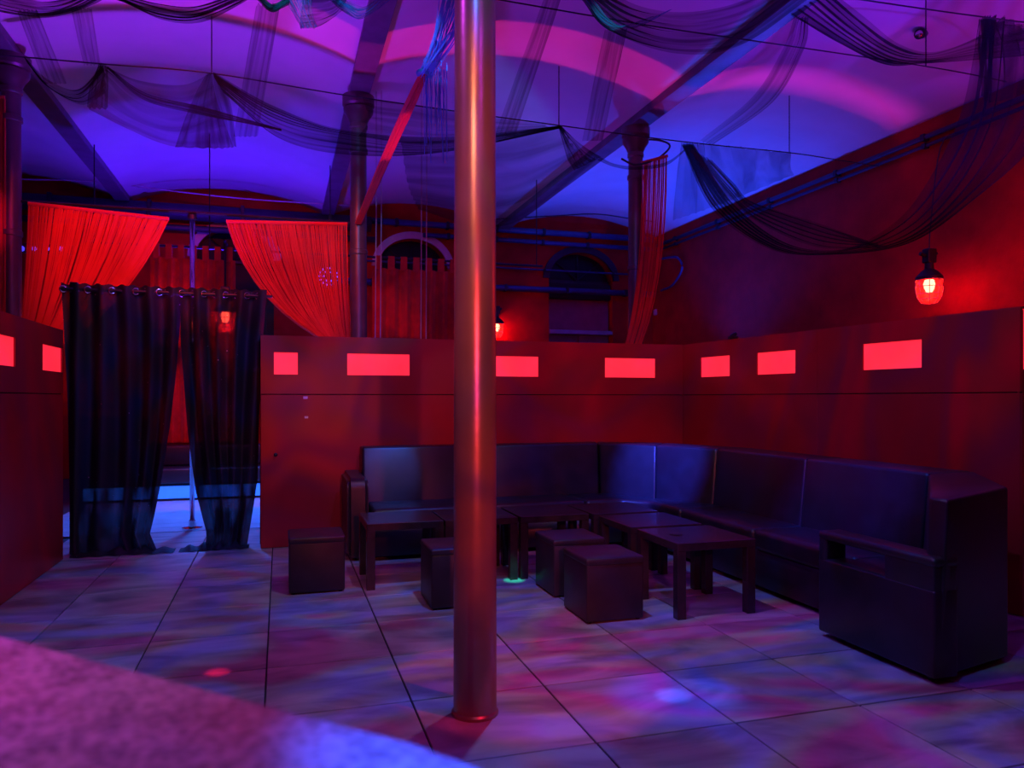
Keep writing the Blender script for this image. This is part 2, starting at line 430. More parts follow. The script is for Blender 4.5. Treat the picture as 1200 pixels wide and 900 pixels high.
# floor: grout bed and separate tiles
floor = struct('floor', B((XL, YF, -0.30), (XR, YB, -0.012)), mat('grout', (0.05, 0.045, 0.05), 0.9))
PX_T, PY_T = 0.626, 0.62
def tile_mesh(w_, d_):
    bm = B((-w_ / 2, -d_ / 2, -0.0119), (w_ / 2, d_ / 2, 0.0), 0.0025, 1)
    me = bpy.data.meshes.new('tile'); bm.to_mesh(me); bm.free(); me.materials.append(M_TILE); return me
TM = tile_mesh(PX_T - 0.008, PY_T - 0.008)
for i in range(-4, 12):
    for j in range(-6, 10):
        cx = -0.066 + (i + 0.5) * PX_T; cy = 2.745 + (j + 0.5) * PY_T
        if cx < -2.0 or cx > XR - 0.3 or cy < -0.6 or cy > 8.2: continue
        t = bpy.data.objects.new('tile', TM); COL.objects.link(t); t.parent = floor
        t.location = (cx, cy, random.uniform(-0.0008, 0.0008))

# vaulted ceiling, one shallow vault per bay
bays = [(XL, BEAMX[0]), (BEAMX[0], BEAMX[1]), (BEAMX[1], BEAMX[2]), (BEAMX[2], XR)]
for (a, b) in bays:
    bm = bmesh.new(); n = 28
    half = (b - a) / 2; R = (half * half + RISE * RISE) / (2 * RISE)
    lo, hi = [], []
    for k in range(n + 1):
        x = a + (b - a) * k / n
        z = SPRING + RISE - R + math.sqrt(R * R - (x - (a + b) / 2) ** 2)
        lo.append((x, z))
    rows = [[bm.verts.new((x, y, z)) for x, z in lo] for y in (YF, YB)]
    top = [[bm.verts.new((x, y, z + 0.2)) for x, z in lo] for y in (YF, YB)]
    for k in range(n):
        bm.faces.new((rows[0][k], rows[0][k + 1], rows[1][k + 1], rows[1][k]))
        bm.faces.new((top[0][k + 1], top[0][k], top[1][k], top[1][k + 1]))
    bmesh.ops.recalc_face_normals(bm, faces=bm.faces)
    struct('ceiling', bm, M_PLASTER, smooth=True)

def up_z(x):
    a, b = next(q for q in bays if q[0] <= x <= q[1])
    half = (b - a) / 2; R = (half * half + RISE * RISE) / (2 * RISE)
    return SPRING + RISE - R + math.sqrt(R * R - (x - (a + b) / 2) ** 2)
# outer walls
struct('wall_right', B((XR, YF, 0), (XR + 0.3, YB, 5.2)), M_WALL)
struct('wall_left', B((XL - 0.3, YF, 0), (XL, YB, 5.2)), M_WALL)
struct('wall_front', B((XL, YF - 0.3, 0), (XR, YF, 5.2)), M_WALL)
def arch_z(x, c, hw, zs, rise): return zs + rise * math.sqrt(max(0, 1 - ((x - c) / hw) ** 2))
openings = [(-0.77, 0.66, 1.9, 3.85, 0.55), (2.43, 0.66, 1.9, 3.85, 0.55), (5.88, 0.70, 0.02, 3.78, 0.55)]
bm = bmesh.new()
xs = [XL]
for c, hw, z0, zs, ri in openings:
    xs += [c - hw + 2 * hw * k / 20 for k in range(21)]
xs.append(XR)
def col_face(xa, xb, za, zb, za2=None):
    za2 = za if za2 is None else za2
    if max(zb - za, zb - za2) <= 1e-4: return
    vs = [bm.verts.new((xa, YB, za)), bm.verts.new((xb, YB, za2)), bm.verts.new((xb, YB, zb)), bm.verts.new((xa, YB, zb))]
    bm.faces.new(vs)
for i in range(len(xs) - 1):
    xa, xb = xs[i], xs[i + 1]; mid = (xa + xb) / 2
    op = next((o for o in openings if abs(mid - o[0]) < o[1]), None)
    if not op: col_face(xa, xb, 0, 5.2)
    else:
        c, hw, z0, zs, ri = op
        col_face(xa, xb, 0, z0)
        z1, z2 = arch_z(xa, c, hw, zs, ri), arch_z(xb, c, hw, zs, ri)
        col_face(xa, xb, z1, 5.2, z2)
        bm.faces.new([bm.verts.new(p) for p in ((xa, YB, z1), (xa, YB + 0.28, z1), (xb, YB + 0.28, z2), (xb, YB, z2))])
for c, hw, z0, zs, ri in openings:
    for s in (-1, 1):
        x = c + s * hw
        bm.faces.new([bm.verts.new(p) for p in ((x, YB, z0), (x, YB + 0.28, z0), (x, YB + 0.28, zs), (x, YB, zs))])
    bm.faces.new([bm.verts.new(p) for p in ((c - hw, YB, z0), (c + hw, YB, z0), (c + hw, YB + 0.28, z0), (c - hw, YB + 0.28, z0))])
bm.faces.new([bm.verts.new(p) for p in ((XL, YB + 0.29, 0), (XR, YB + 0.29, 0), (XR, YB + 0.29, 5.2), (XL, YB + 0.29, 5.2))])
bmesh.ops.remove_doubles(bm, verts=bm.verts, dist=1e-4)
bmesh.ops.recalc_face_normals(bm, faces=bm.faces)
struct('wall_back', bm, M_WALL)

def arch_trim(name, c, hw, zs, ri, wdt, m, parent):
    bm = bmesh.new(); n = 24
    def pt(k, o_):
        t = math.pi * k / n
        return (c - (hw + o_) * math.cos(t), zs + (ri + o_) * math.sin(t))
    rings = []
    for k in range(n + 1):
        xi, zi = pt(k, 0); xo, zo = pt(k, wdt)
        rings.append([bm.verts.new(p) for p in ((xi, YB - 0.05, zi), (xo, YB - 0.05, zo), (xo, YB - 0.001, zo), (xi, YB - 0.001, zi))])
    for k in range(n):
        for j in range(4):
            bm.faces.new((rings[k][j], rings[k][(j + 1) % 4], rings[k + 1][(j + 1) % 4], rings[k + 1][j]))
    bm.faces.new(rings[0]); bm.faces.new(rings[-1][::-1])
    bmesh.ops.recalc_face_normals(bm, faces=bm.faces)
    return obj(name, bm, m, parent)
for i, (c, hw, z0, zs, ri) in enumerate(openings):
    wn = bpy.data.objects.new('window_%d' % (i + 1), None); COL.objects.link(wn); wn['kind'] = 'structure'
    tm = mat('arch_blue_paint', (0.035, 0.015, 0.045), 0.7) if i == 2 else M_WHITE
    arch_trim('arch_trim', c, hw, zs, ri, 0.13, tm, wn)
    y = YB + 0.2
    bm = bmesh.new()
    vs = [bm.verts.new((c - hw * math.cos(math.pi * k / 20), y + 0.04, zs + ri * math.sin(math.pi * k / 20))) for k in range(21)]
    bm.faces.new(vs)
    r = bmesh.ops.extrude_face_region(bm, geom=bm.faces[:]); bmesh.ops.translate(bm, vec=(0, 0.02, 0), verts=[v for v in r['geom'] if isinstance(v, bmesh.types.BMVert)])
    bmesh.ops.recalc_face_normals(bm, faces=bm.faces)
    obj('pane', bm, M_GLASSDARK, wn)
    bm = bmesh.new()
    box(bm, (c - hw, y - 0.02, zs - 0.06), (c + hw, y + 0.06, zs), 0.004, 1)
    for k in (5, 10, 15):
        t = math.pi * k / 20
        strut(bm, (c, y + 0.01, zs), (c - hw * math.cos(t), y + 0.01, zs + ri * math.sin(t)), 0.018)
    obj('glazing_bar', bm, M_STEEL, wn)
    if i < 2:
        obj('pane', B((c - hw, y + 0.04, z0), (c + hw, y + 0.06, zs - 0.06)), M_GLASSDARK, wn)
        obj('window_sill', B((c - hw - 0.08, YB - 0.10, z0 - 0.06), (c + hw + 0.08, YB + 0.2, z0), 0.01), M_WHITE, wn)
    else:
        obj('blind_box', B((c - hw + 0.02, YB + 0.06, 3.38), (c + hw - 0.02, y + 0.03, zs - 0.07), 0.01), mat('black_blind', (0.008, 0.010, 0.012), 0.7), wn)
        obj('upper_panel', B((c - hw + 0.02, YB + 0.17, 2.74), (c + hw - 0.02, YB + 0.22, 3.38)), mat('mauve_panel', (0.28, 0.06, 0.12), 0.6), wn)
        obj('window_ledge', B((c - hw + 0.01, YB - 0.04, 2.66), (c + hw - 0.01, YB + 0.22, 2.74), 0.008), mat('ledge_paint', (0.25, 0.3, 0.45), 0.4), wn)
        for s in (0, 1):
            x0 = c - hw + 0.02 + s * (hw - 0.01)
            obj('lower_panel', B((x0, YB + 0.16, 0.05), (x0 + hw - 0.03, YB + 0.21, 2.66), 0.012), M_BLUEPANEL, wn)

# ================================================================ BEAMS AND COLUMNS
def beam(x, label):
    bm = bmesh.new()
    # flange below, encased web above it flush with the vault springing
    hw = 0.112
    box(bm, (x - hw, YF + 0.02, 4.66), (x + hw, YB - 0.01, 4.685), 0.003, 1)
    box(bm, (x - hw + 0.012, YF + 0.02, 4.683), (x + hw - 0.012, YB - 0.01, 4.90))
    return tag(obj('ceiling_beam', bm, M_BEAM), label, 'beam', 'iron ceiling beams')
beam(BEAMX[0], 'dark iron ceiling beam above the left column, running away from the viewer')
beam(BEAMX[1], 'dark iron ceiling beam above the middle column and behind the big bronze pillar')
beam(BEAMX[2], 'iron ceiling beam with a blue lit side above the right column')

def column(x, y, label, m, r0=0.098, r1=0.088, capital=True):
    t = thing('column', label, 'column', (x, y, 0))
    o = obj('shaft', lathe(bmesh.new(), [(r0 + 0.008, 0.0), (r0 + 0.008, 0.012), (r0, 0.02), (r0, 0.03), (r1, 4.30)], 40), m, t); smooth_by_angle(o, 30)
    o = obj('capital', lathe(bmesh.new(), [(r1, 4.30), (r1 + 0.012, 4.31), (r1 + 0.012, 4.34), (r1 + 0.005, 4.36), (r1 + 0.03, 4.42), (r1 + 0.07, 4.48), (r1 + 0.075, 4.52), (r1 + 0.06, 4.53), (r1 + 0.085, 4.56), (r1 + 0.085, 4.659)], 32), m, t); smooth_by_angle(o, 30)
    for z in (2.95, 4.06) if capital else (1.41,):
        o = obj('collar', lathe(bmesh.new(), [(r1 + 0.004, z - 0.03), (r1 + 0.014, z - 0.022), (r1 + 0.014, z + 0.022), (r1 + 0.004, z + 0.03)] if capital else [(r0 - 0.005, z - 0.004), (r0 - 0.002, z - 0.002), (r0 - 0.002, z + 0.002), (r0 - 0.005, z + 0.004)], 32), m, t); smooth_by_angle(o, 30)
    return t
column(0.80, 3.16, 'big bronze painted round pillar standing on the tiles in the foreground', M_BRONZE, 0.093, 0.086, False)
column(BEAMX[0] + 0.03, 8.45, 'leftmost thin iron column at the edge beside the red string curtain', M_COLUMN)
column(BEAMX[1], 8.45, 'middle thin iron column behind the partition, left of the bronze pillar', M_COLUMN)
column(BEAMX[2], 8.45, 'right thin iron column with a red string curtain bunched against it', M_COLUMN)

# ================================================================ PARTITIONS WITH LIT PANELS
PH = 1.92
def partition(A, Bp, label, wins, upper_cuts=(), end_panel=False, base_gap=0.0):
    A = Vector((A[0], A[1], 0)); Bq = Vector((Bp[0], Bp[1], 0))
    d = Bq - A; L = d.length; rz = math.atan2(d.y, d.x)
    t = thing('partition_wall', label, 'partition', A, rz)
    TH = 0.17
    # lower board, back board, plinth, end posts
    cuts = [0.0] + [c for c in upper_cuts] + [L]
    for k in range(len(cuts) - 1):
        obj('lower_panel', B((cuts[k] + 0.001, 0, 0.004), (cuts[k + 1] - 0.001, 0.02, 1.384), 0.002, 1), M_BOARD, t)
    obj('back_panel', B((0, TH - 0.018, 0.004), (L, TH, PH), 0.002, 1), M_BOARD2, t)
    obj('joint_strip', B((0.004, 0.014, 1.375), (L - 0.004, 0.026, 1.402)), M_DARK, t)
    for u in (0.0, L - 0.02):
        obj('end_board', B((u, 0.021, 0.004), (u + 0.02, TH - 0.019, PH - 0.02)), M_BOARD2, t)
    # upper boards with window holes
    for k in range(len(cuts) - 1):
        u0, u1 = cuts[k] + 0.001, cuts[k + 1] - 0.001
        ws = [wn for wn in wins if u0 <= (wn[0] + wn[1]) / 2 <= u1]
        us = sorted({u0, u1, *[q for wn in ws for q in (max(wn[0], u0), min(wn[1], u1))]})
        bm = bmesh.new()
        for i in range(len(us) - 1):
            mid = (us[i] + us[i + 1]) / 2
            wn = next((q for q in ws if q[0] < mid < q[1]), None)
            if wn is None: box(bm, (us[i], 0, 1.392), (us[i + 1], 0.02, PH))
            else:
                box(bm, (us[i], 0, 1.392), (us[i + 1], 0.02, wn[2])); box(bm, (us[i], 0, wn[3]), (us[i + 1], 0.02, PH))
        obj('upper_panel', bm, M_BOARD, t)
    for wn in wins:
        obj('light_panel', B((wn[0] - 0.01, 0.012, wn[2] - 0.01), (wn[1] + 0.01, 0.0195, wn[3] + 0.01)), M_ACRYLIC, t, label='lit red acrylic window')
        # thin reveal frame that stops the acrylic cutting the board
    return t, L
def u_on(A, Bp, px):
    """distance along the wall line A-B where the pixel column px meets it"""
    A = Vector((A[0], A[1])); d = (Vector((Bp[0], Bp[1])) - A).normalized()
    r = ray(px, 467).xy
    # A + u d = t r
    det = d.x * (-r.y) - d.y * (-r.x)
    u = (-A.x * (-r.y) + A.y * (-r.x)) / det
    return u
ZW = (1.568, 1.768)
A1, B1 = (-0.17, 7.17), (4.09, 7.17)
w_back = [(u_on(A1, B1, a), u_on(A1, B1, b), *ZW) for a, b in ((321, 349), (407, 480), (560, 631), (709, 768))]
pb, _ = partition(A1, B1, 'red partition along the back of the seating area with four lit windows', w_back, (u_on(A1, B1, 545),))
A2, B2 = (4.09, 7.17), (4.38, 3.565)
w_right = [(u_on(A2, B2, a), u_on(A2, B2, b), *ZW) for a, b in ((821, 855), (887, 932), (1011, 1080))]
pr, _ = partition(A2, B2, 'red partition on the right behind the sofa with three lit windows', w_right, (u_on(A2, B2, 958),))
A3, B3 = (-1.74, 1.2), (-1.74, 7.17)
w_left = [(u_on(A3, B3, -30), u_on(A3, B3, 18), *ZW), (u_on(A3, B3, 50), u_on(A3, B3, 73), *ZW)]
pl, _ = partition(A3, B3, 'red partition at the left edge beside the black curtain', w_left)
A4, B4 = (4.384, 3.56), (5.5, 3.30)
p4, _ = partition(A4, B4, 'short red partition return with a tall lit strip at the right edge', [(0.006, 0.30, 1.53, 1.905)])
# screws, a wall hook and stickers on the partition
for px, py, r, lab in ((358, 466, 0.012, 'small pale sticker on the red partition, upper of two'), (359, 489, 0.010, 'small pale sticker on the red partition, lower of two')):
    p = PY(px, py, 7.168)
    bm = bmesh.new(); box(bm, (p.x - r * 1.6, 7.165, p.z - r), (p.x + r * 1.6, 7.169, p.z + r), 0.001, 1)
    tag(obj('sticker', bm, mat('silver_sticker', (0.7, 0.6, 0.65), 0.3)), lab, 'sticker')
p = PY(323, 533, 7.16)
bm = lathe(bmesh.new(), [(0.018, 0), (0.018, 0.006), (0.008, 0.01), (0.008, 0.03), (0.012, 0.034), (0.002, 0.04)], 14)
bmesh.ops.rotate(bm, cent=(0, 0, 0), matrix=Matrix.Rotation(math.radians(90), 3, 'X'), verts=bm.verts)
bmesh.ops.translate(bm, vec=(p.x, 7.169, p.z), verts=bm.verts)
tag(obj('wall_hook', bm, M_STEEL), 'small dark hook low on the red partition near the doorway', 'hook')
u = u_on(A2, B2, 857); dv = (Vector(B2) - Vector(A2)).normalized()
q = Vector(A2) + dv * u
bm = bmesh.new(); box(bm, (-0.04, -0.03, 0), (0.04, 0.03, 0.03), 0.006); tube(bm, [(-0.02, 0, 0.03), (0.03, 0, 0.055)], 0.018, 10)
o = tag(obj('small_sensor', bm, M_STEEL), 'small black sensor sitting on top of the right partition', 'sensor'); o.location = (q.x + 0.02, q.y, PH + 0.001)

# door frame posts and black sheer curtains
for x, lab in ((-1.715, 'left black post of the curtained doorway'), (-0.15, 'right black post of the curtained doorway')):
    t = tag(obj('door_post', B((x - 0.03, 7.39, 0), (x + 0.03, 7.45, 2.36), 0.004, 1), M_DARK), lab, 'post')
rod = tag(obj('curtain_rod', tube(bmesh.new(), [(-1.79, 7.30, 2.285), (-0.07, 7.30, 2.285)], 0.014, 12), M_STEEL), 'dark curtain rod across the top of the doorway', 'curtain rod')
for x in (-1.715, -0.15): obj('rod_bracket', B((x - 0.012, 7.30, 2.262), (x + 0.012, 7.395, 2.27)), M_STEEL, rod)

def sheer(label, left, right, top, waves, seed, puddle):
    """left/right: lists of (z, x) from top to bottom"""
    t = thing('sheer_curtain', label, 'curtain', (0, 0, 0))
    def edge(e, z):
        for (z0, x0), (z1, x1) in zip(e, e[1:]):
            if z1 <= z <= z0:
                f = (z0 - z) / (z0 - z1); f = f * f * (3 - 2 * f) if False else f
                return x0 + (x1 - x0) * f
        return e[-1][1]
    bm = bmesh.new(); NU, NV = 120, 46
    uvl = bm.loops.layers.uv.new('UVMap')
    g = []
    for j in range(NV + 1):
        v = j / NV; z = top - (top - 0.015) * v
        row = []
        xl, xr = edge(left, z), edge(right, z)
        for i in range(NU + 1):
            u = i / NU
            x = xl + (xr - xl) * u
            wv = math.sin(2 * math.pi * waves * (u + v * 0.10 * math.sin(5 * u + seed)) + 0.3 * math.sin(3 * v + seed)) * (1 - v * 0.6 * max(0, noise.noise(Vector((u * 4, seed, 2)))))
            amp = 0.034 + 0.02 * v
            y = 7.30 + amp * wv + 0.03 * noise.noise(Vector((u * 6, v * 2, seed))) * v
            zz = z + 0.008 * math.cos(4 * math.pi * waves * u) * (1 - v)
            row.append(bm.verts.new((x, y, zz)))
        g.append(row)
    for j in range(NV):
        for i in range(NU):
            f = bm.faces.new((g[j][i], g[j + 1][i], g[j + 1][i + 1], g[j][i + 1])); f.smooth = True
    obj('fabric', bm, M_SHEER, t, True)
    bm = bmesh.new()
    x0, x1 = puddle
    NU2 = 40
    rows = []
    for j in range(5):
        a = j / 4
        rows.append([bm.verts.new((x0 + (x1 - x0) * i / NU2, 7.30 - 0.10 + 0.20 * a + 0.015 * math.sin(i * 0.9 + seed), 0.006 + (0.045 + 0.02 * math.sin(i * 0.7 + seed)) * math.sin(math.pi * a) * math.sin(math.pi * min(1, max(0.02, i / NU2))) ** 0.5)) for i in range(NU2 + 1)])
    for j in range(4):
        for i in range(NU2):
            f = bm.faces.new((rows[j][i], rows[j][i + 1], rows[j + 1][i + 1], rows[j + 1][i])); f.smooth = True
    obj('hem', bm, M_SHEER, t, True)
    for k in range(int(waves * 2)):
        u = (k + 0.5) / (waves * 2)
        u = (k) / (waves * 2) + 0.02
        x = edge(left, top - 0.045) + (edge(right, top - 0.045) - edge(left, top - 0.045)) * u
        gm = torus(bmesh.new(), (0, 0, 0), 0.026, 0.008, 'y', 14, 6)
        o = obj('eyelet', gm, M_CHROME, t, True)
        sl = math.cos(2 * math.pi * waves * u) * 0.034 * 2 * math.pi * waves / max(0.3, edge(right, top) - edge(left, top))
        o.location = (x, 7.30, 2.285); o.rotation_euler = (0, 0, math.atan(sl) * 0.55)
    return t
def cx_(px, py): return PY(px, py, 7.30)
def ed(pts): return [(cx_(a, b).z, cx_(a, b).x) for a, b in pts]
TOPZ = 2.335
sheer('left black sheer curtain with chrome eyelets hanging in the doorway',
      [(TOPZ, cx_(71, 340).x)] + ed([(78, 470), (82, 646)]), [(TOPZ, cx_(211, 340).x)] + ed([(211, 380), (206, 440), (199, 500), (190, 560), (181, 605), (176, 625), (186, 648)]), TOPZ, 5, 1.3, (cx_(84, 640).x, cx_(205, 640).x))
sheer('right black sheer curtain with chrome eyelets and a red glow behind it',
      [(TOPZ, cx_(211, 340).x)] + ed([(212, 400), (216, 450), (221, 510), (230, 575), (243, 625), (240, 648)]), [(TOPZ, cx_(313, 340).x)] + ed([(308, 400), (304, 480), (302, 560), (296, 600), (288, 648)]), TOPZ, 4, 4.2, (cx_(211, 640).x, cx_(292, 640).x))

# ================================================================ SOFA
sofa = thing('corner_sofa', 'long black leather corner sofa along the back and right partitions', 'sofa')
def part(name, bm, m=M_LEATHER, parent=None, ang=50):
    return smooth_by_angle(obj(name, bm, m, parent or sofa), ang)
YS, XS = 6.30, 3.17            # seat front lines
# bases
part('base', prism(bmesh.new(), [(0.72, YS + 0.03), (XS + 0.03, YS + 0.03), (XS + 0.03, 3.62), (3.92, 3.62), (3.92, 5.62), (3.62, 6.6), (3.02, 7.02), (0.72, 7.02)], 0.035, 0.30, 0.012, 1))
# seat cushions
def seat(poly): part('seat_cushion', prism(bmesh.new(), poly, 0.29, 0.435, 0.035, 3))
seat([(0.725, YS), (1.66, YS), (1.66, 6.82), (0.725, 6.82)])
seat([(1.665, YS), (2.62, YS), (2.62, 6.82), (1.665, 6.82)])
seat([(2.625, YS), (2.98, YS), (XS, 6.12), (XS, 5.62), (3.66, 5.62), (3.64, 5.78), (3.0, 6.80), (2.625, 6.82)])
seat([(XS, 5.615), (XS, 4.60), (3.64, 4.60), (3.64, 5.615)])
seat([(XS, 4.595), (XS, 3.60), (3.64, 3.60), (3.64, 4.595)])
# backs: leaning upholstered slabs, front bottom line to front top line
def back(a0, b0, a1, b1, c1, d1, ztop, seam=False):
    """a0,b0 front bottom; a1,b1 front top; c1,d1 rear corners (b side, a side)"""
    bot = [(*a0, 0.05), (*b0, 0.05), (*c1, 0.05), (*d1, 0.05)]
    mid = [(*a1, ztop), (*b1, ztop), (*c1, ztop), (*d1, ztop)]
    return part('backrest', hull8(bmesh.new(), bot, mid, 0.022, 3))
ZB = 0.915
xs_ = [0.60, 1.66, 2.985]
for x0, x1 in ((0.70, 1.685), (1.69, 2.98)):
    back((x0, 6.74), (x1 - (0.0 if x1 < 2 else 0.03), 6.74), (x0, 6.86), (x1, 6.86), (x1 + (0.0 if x1 < 2 else 0.08), 7.10), (x0, 7.10), ZB)
mA, mB = Vector((2.99, 6.85)), Vector((3.63, 5.79)); mid = (mA + mB) / 2 + Vector((0.03, 0.02))
fA, fB = Vector((2.96, 6.73)), Vector((3.54, 5.74)); fm = (fA + fB) / 2 + Vector((0.03, 0.02))
oA, oB = Vector((3.07, 7.10)), Vector((3.97, 5.79)); om = Vector((3.62, 6.72))
back(fA, fm, mA, mid, om, oA, ZB)
back(fm, fB, mid, mB, oB, om, ZB)
for y0, y1 in ((5.78, 4.62), (4.615, 3.535)):
    back((3.54, y0), (3.54, y1), (3.63, y0), (3.63, y1), (3.97, y1), (3.97, y0), ZB)
# near end wedge: outer corner cut, tapering backrest, seat and long arm with a slot
part('backrest', hull8(bmesh.new(), [(3.54, 3.52, 0.03), (2.99, 2.93, 0.03), (2.95, 2.815, 0.03), (3.55, 2.955, 0.03), (3.97, 3.52, 0.03)],
                       [(3.63, 3.53, 0.91), (2.985, 2.90, 0.875), (2.995, 2.80, 0.875), (3.55, 2.955, 0.90), (3.97, 3.53, 0.915)], 0.018, 3))
part('seat_cushion', prism(bmesh.new(), [(3.08, 3.595), (3.08, 3.05), (3.58, 3.53), (3.64, 3.595)], 0.28, 0.43, 0.02, 2))
arm = part('arm_panel', B((2.93, 2.815, 0.03), (3.075, 3.62, 0.447), 0.014, 2))
part('arm_pad', B((2.925, 2.81, 0.552), (3.08, 3.62, 0.602), 0.022, 3))
part('arm_filler', B((2.932, 2.82, 0.43), (3.07, 3.13, 0.57), 0.012, 2))
part('arm_post', B((2.930, 3.555, 0.42), (3.075, 3.62, 0.575), 0.02, 3))
# left arm with a rounded top
bm = bmesh.new()
pr_ = [(6.40, 0.03), (6.40, 0.60)] + [(6.40 + 0.09 - 0.09 * math.cos(t), 0.60 + 0.09 * math.sin(t)) for t in [math.pi / 2 * k / 6 for k in range(1, 7)]] + [(7.05, 0.70), (7.05, 0.03)]
f0 = [bm.verts.new((0.53, y - 0.02, z)) for y, z in pr_]; f1 = [bm.verts.new((0.705, y - 0.02, z)) for y, z in pr_]
bm.faces.new(f0); bm.faces.new(f1[::-1])
for i in range(len(pr_)): bm.faces.new((f0[i], f0[(i + 1) % len(pr_)], f1[(i + 1) % len(pr_)], f1[i]))
bmesh.ops.recalc_face_normals(bm, faces=bm.faces)
bmesh.ops.bevel(bm, geom=[e for e in bm.edges if abs(e.verts[0].co.x - e.verts[1].co.x) < 1e-4], offset=0.03, segments=3, affect='EDGES')
part('arm', bm)
for (x, y) in ((0.62, 6.46), (0.62, 6.95), (1.7, 6.42), (3.30, 5.2), (3.30, 3.75), (2.99, 3.5), (3.0, 2.90), (3.5, 3.05), (3.85, 3.9)):
    obj('foot', lathe(bmesh.new(), [(0.02, 0.0), (0.024, 0.004), (0.024, 0.045)], 10, (x, y)), M_STEEL, sofa)

# ================================================================ TABLES AND STOOLS
def make_table(label, loc, group):
    t = thing('side_table', label, 'table', loc, 0, group)
    obj('tabletop', B((-0.275, -0.275, 0.417), (0.275, 0.275, 0.467), 0.003, 1), M_TABLE, t)
    lg = None
    for sx in (-1, 1):
        for sy in (-1, 1):
            o = B((-0.029, -0.029, 0.0), (0.029, 0.029, 0.418), 0.002, 1)
            o = obj('leg', o, M_TABLE, t) if lg is None else lg.copy()
            if lg is None: lg = o
            else: COL.objects.link(o); o.parent = t
            o.location = (sx * 0.245, sy * 0.245, 0)
    return t
G = 'low black side tables in front of the sofa'
tb = make_table('low black side table at the left end of the row, beside the sofa arm', (0.855, 5.66, 0), G)
for loc, lab in (((1.418, 5.66, 0), 'low black side table mostly hidden behind the bronze pillar'),
                 ((1.99, 5.66, 0), 'low black side table just right of the bronze pillar, with a red glow on top'),
                 ((2.565, 5.63, 0), 'low black side table in the corner where the two rows of tables meet'),
                 ((2.575, 5.005, 0), 'low black side table second from the near end, behind the two paired stools'),
                 ((2.585, 4.385, 0), 'nearest low black side table, at the end toward the big sofa arm')):
    copy_tree(tb, loc, 0, lab, G)

def make_stool(label, loc, rz, group):
    t = thing('cube_stool', label, 'stool', loc, rz, group)
    part('body', B((-0.188, -0.195, 0.01), (0.188, 0.195, 0.355), 0.012, 2), M_LEATHER2, t)
    bm = B((-0.192, -0.199, 0.345), (0.192, 0.199, 0.392), 0.016, 3)
    for v in bm.verts:
        if v.co.z > 0.385:
            v.co.z += 0.012 * (1 - (v.co.x / 0.19) ** 2) * (1 - (v.co.y / 0.2) ** 2)
    part('seat_pad', bm, M_LEATHER2, t)
    for sx in (-0.16, 0.16):
        for sy in (-0.165, 0.165): obj('foot', lathe(bmesh.new(), [(0.014, 0), (0.014, 0.012)], 8, (sx, sy)), M_STEEL, t)
    return t
G = 'black leather cube stools around the tables'
st = make_stool('black leather cube stool standing alone in front of the red partition at left', (0.245, 5.605, 0), 0, G)
for loc, rz, lab in (((1.105, 4.945, 0), 0.0, 'black leather cube stool half hidden behind the bronze pillar'),
                     ((1.955, 5.01, 0), 0.0, 'black leather cube stool behind the nearest stool, its left half showing'),
                     ((1.935, 4.385, 0), 0.0, 'nearest black leather cube stool, in full view right of the bronze pillar')):
    copy_tree(st, loc, rz, lab, G)
# ashtray-like coaster on the nearest table
tag(obj('coaster', lathe(bmesh.new(), [(0.04, 0.4672), (0.042, 0.470), (0.036, 0.473), (0.005, 0.471)], 18, (2.46, 4.40)), M_TABLE), 'small dark round coaster on the nearest side table', 'coaster')

# ================================================================ BAR COUNTER (foreground)
bar = thing('bar_counter', 'speckled stone bar counter blurred in the lower left foreground', 'counter')
e1 = Vector((-1.25, 1.90)); e2 = Vector((0.095, 0.55))
poly = [tuple(e1), tuple(e2)]
for k in range(1, 7):
    a = math.radians(45 - 22 * k); c_ = Vector((0.035, 0.455))
    poly.append((c_.x + 0.108 * math.cos(a), c_.y + 0.108 * math.sin(a)))
poly += [(-0.25, 0.22), (-1.55, 1.55)]
part('countertop', prism(bmesh.new(), poly, 1.06, 1.10, 0.008, 2), M_GRANITE, bar)
part('front_panel', prism(bmesh.new(), [(-1.25, 1.80), (-0.02, 0.53), (-0.1, 0.38), (-1.40, 1.68)], 0.0, 1.059, 0.01, 1), M_BOARD, bar)
spot('bar_pink_lamp', (-0.5, 0.2, 2.9), (-0.60, 1.18, 1.1), (0.80, 0.01, 0.62), 150, 54, 1.0, 0.03)
spot('bar_blue_lamp', (0.35, 0.0, 2.6), (0.125, 0.555, 1.1), (0.0, 0.08, 1.0), 480, 10, 1.0, 0.02)

# ================================================================ STAGE BEHIND THE CURTAIN
for j in range(9):
    y0 = 8.32 + j * 0.28
    tag_ = obj('stage_board', B((-2.4, y0, -0.004), (0.7, y0 + 0.272, 0.006), 0.002, 1), M_STAGE, floor)
bench = thing('stage_bench', 'dark bench with a blue lit base behind the black curtains', 'bench', (0, 0, 0))
obj('led_strip', B((-2.4, 10.80, 0.04), (0.6, 10.82, 0.20)), M_LEDBLUE, bench, label='glowing blue light strip')
obj('base', B((-2.4, 10.825, 0.0), (0.6, 11.25, 0.24)), M_STEEL, bench)
part('seat', B((-2.42, 10.74, 0.24), (0.62, 11.25, 0.44), 0.03, 3), M_LEATHER, bench)
part('backrest', B((-2.42, 11.10, 0.44), (0.62, 11.26, 0.72), 0.03, 3), M_LEATHER, bench)
pole = thing('dance_pole', 'chrome dance pole rising behind the black curtains', 'pole', (-0.87, 8.45, 0))
obj('shaft', lathe(bmesh.new(), [(0.024, 0.01), (0.024, 3.24)], 20), M_CHROME, pole, True)
o = obj('base_plate', lathe(bmesh.new(), [(0.10, 0.006), (0.10, 0.02), (0.035, 0.03), (0.035, 0.09), (0.025, 0.095)], 24), M_CHROME, pole); smooth_by_angle(o, 30)
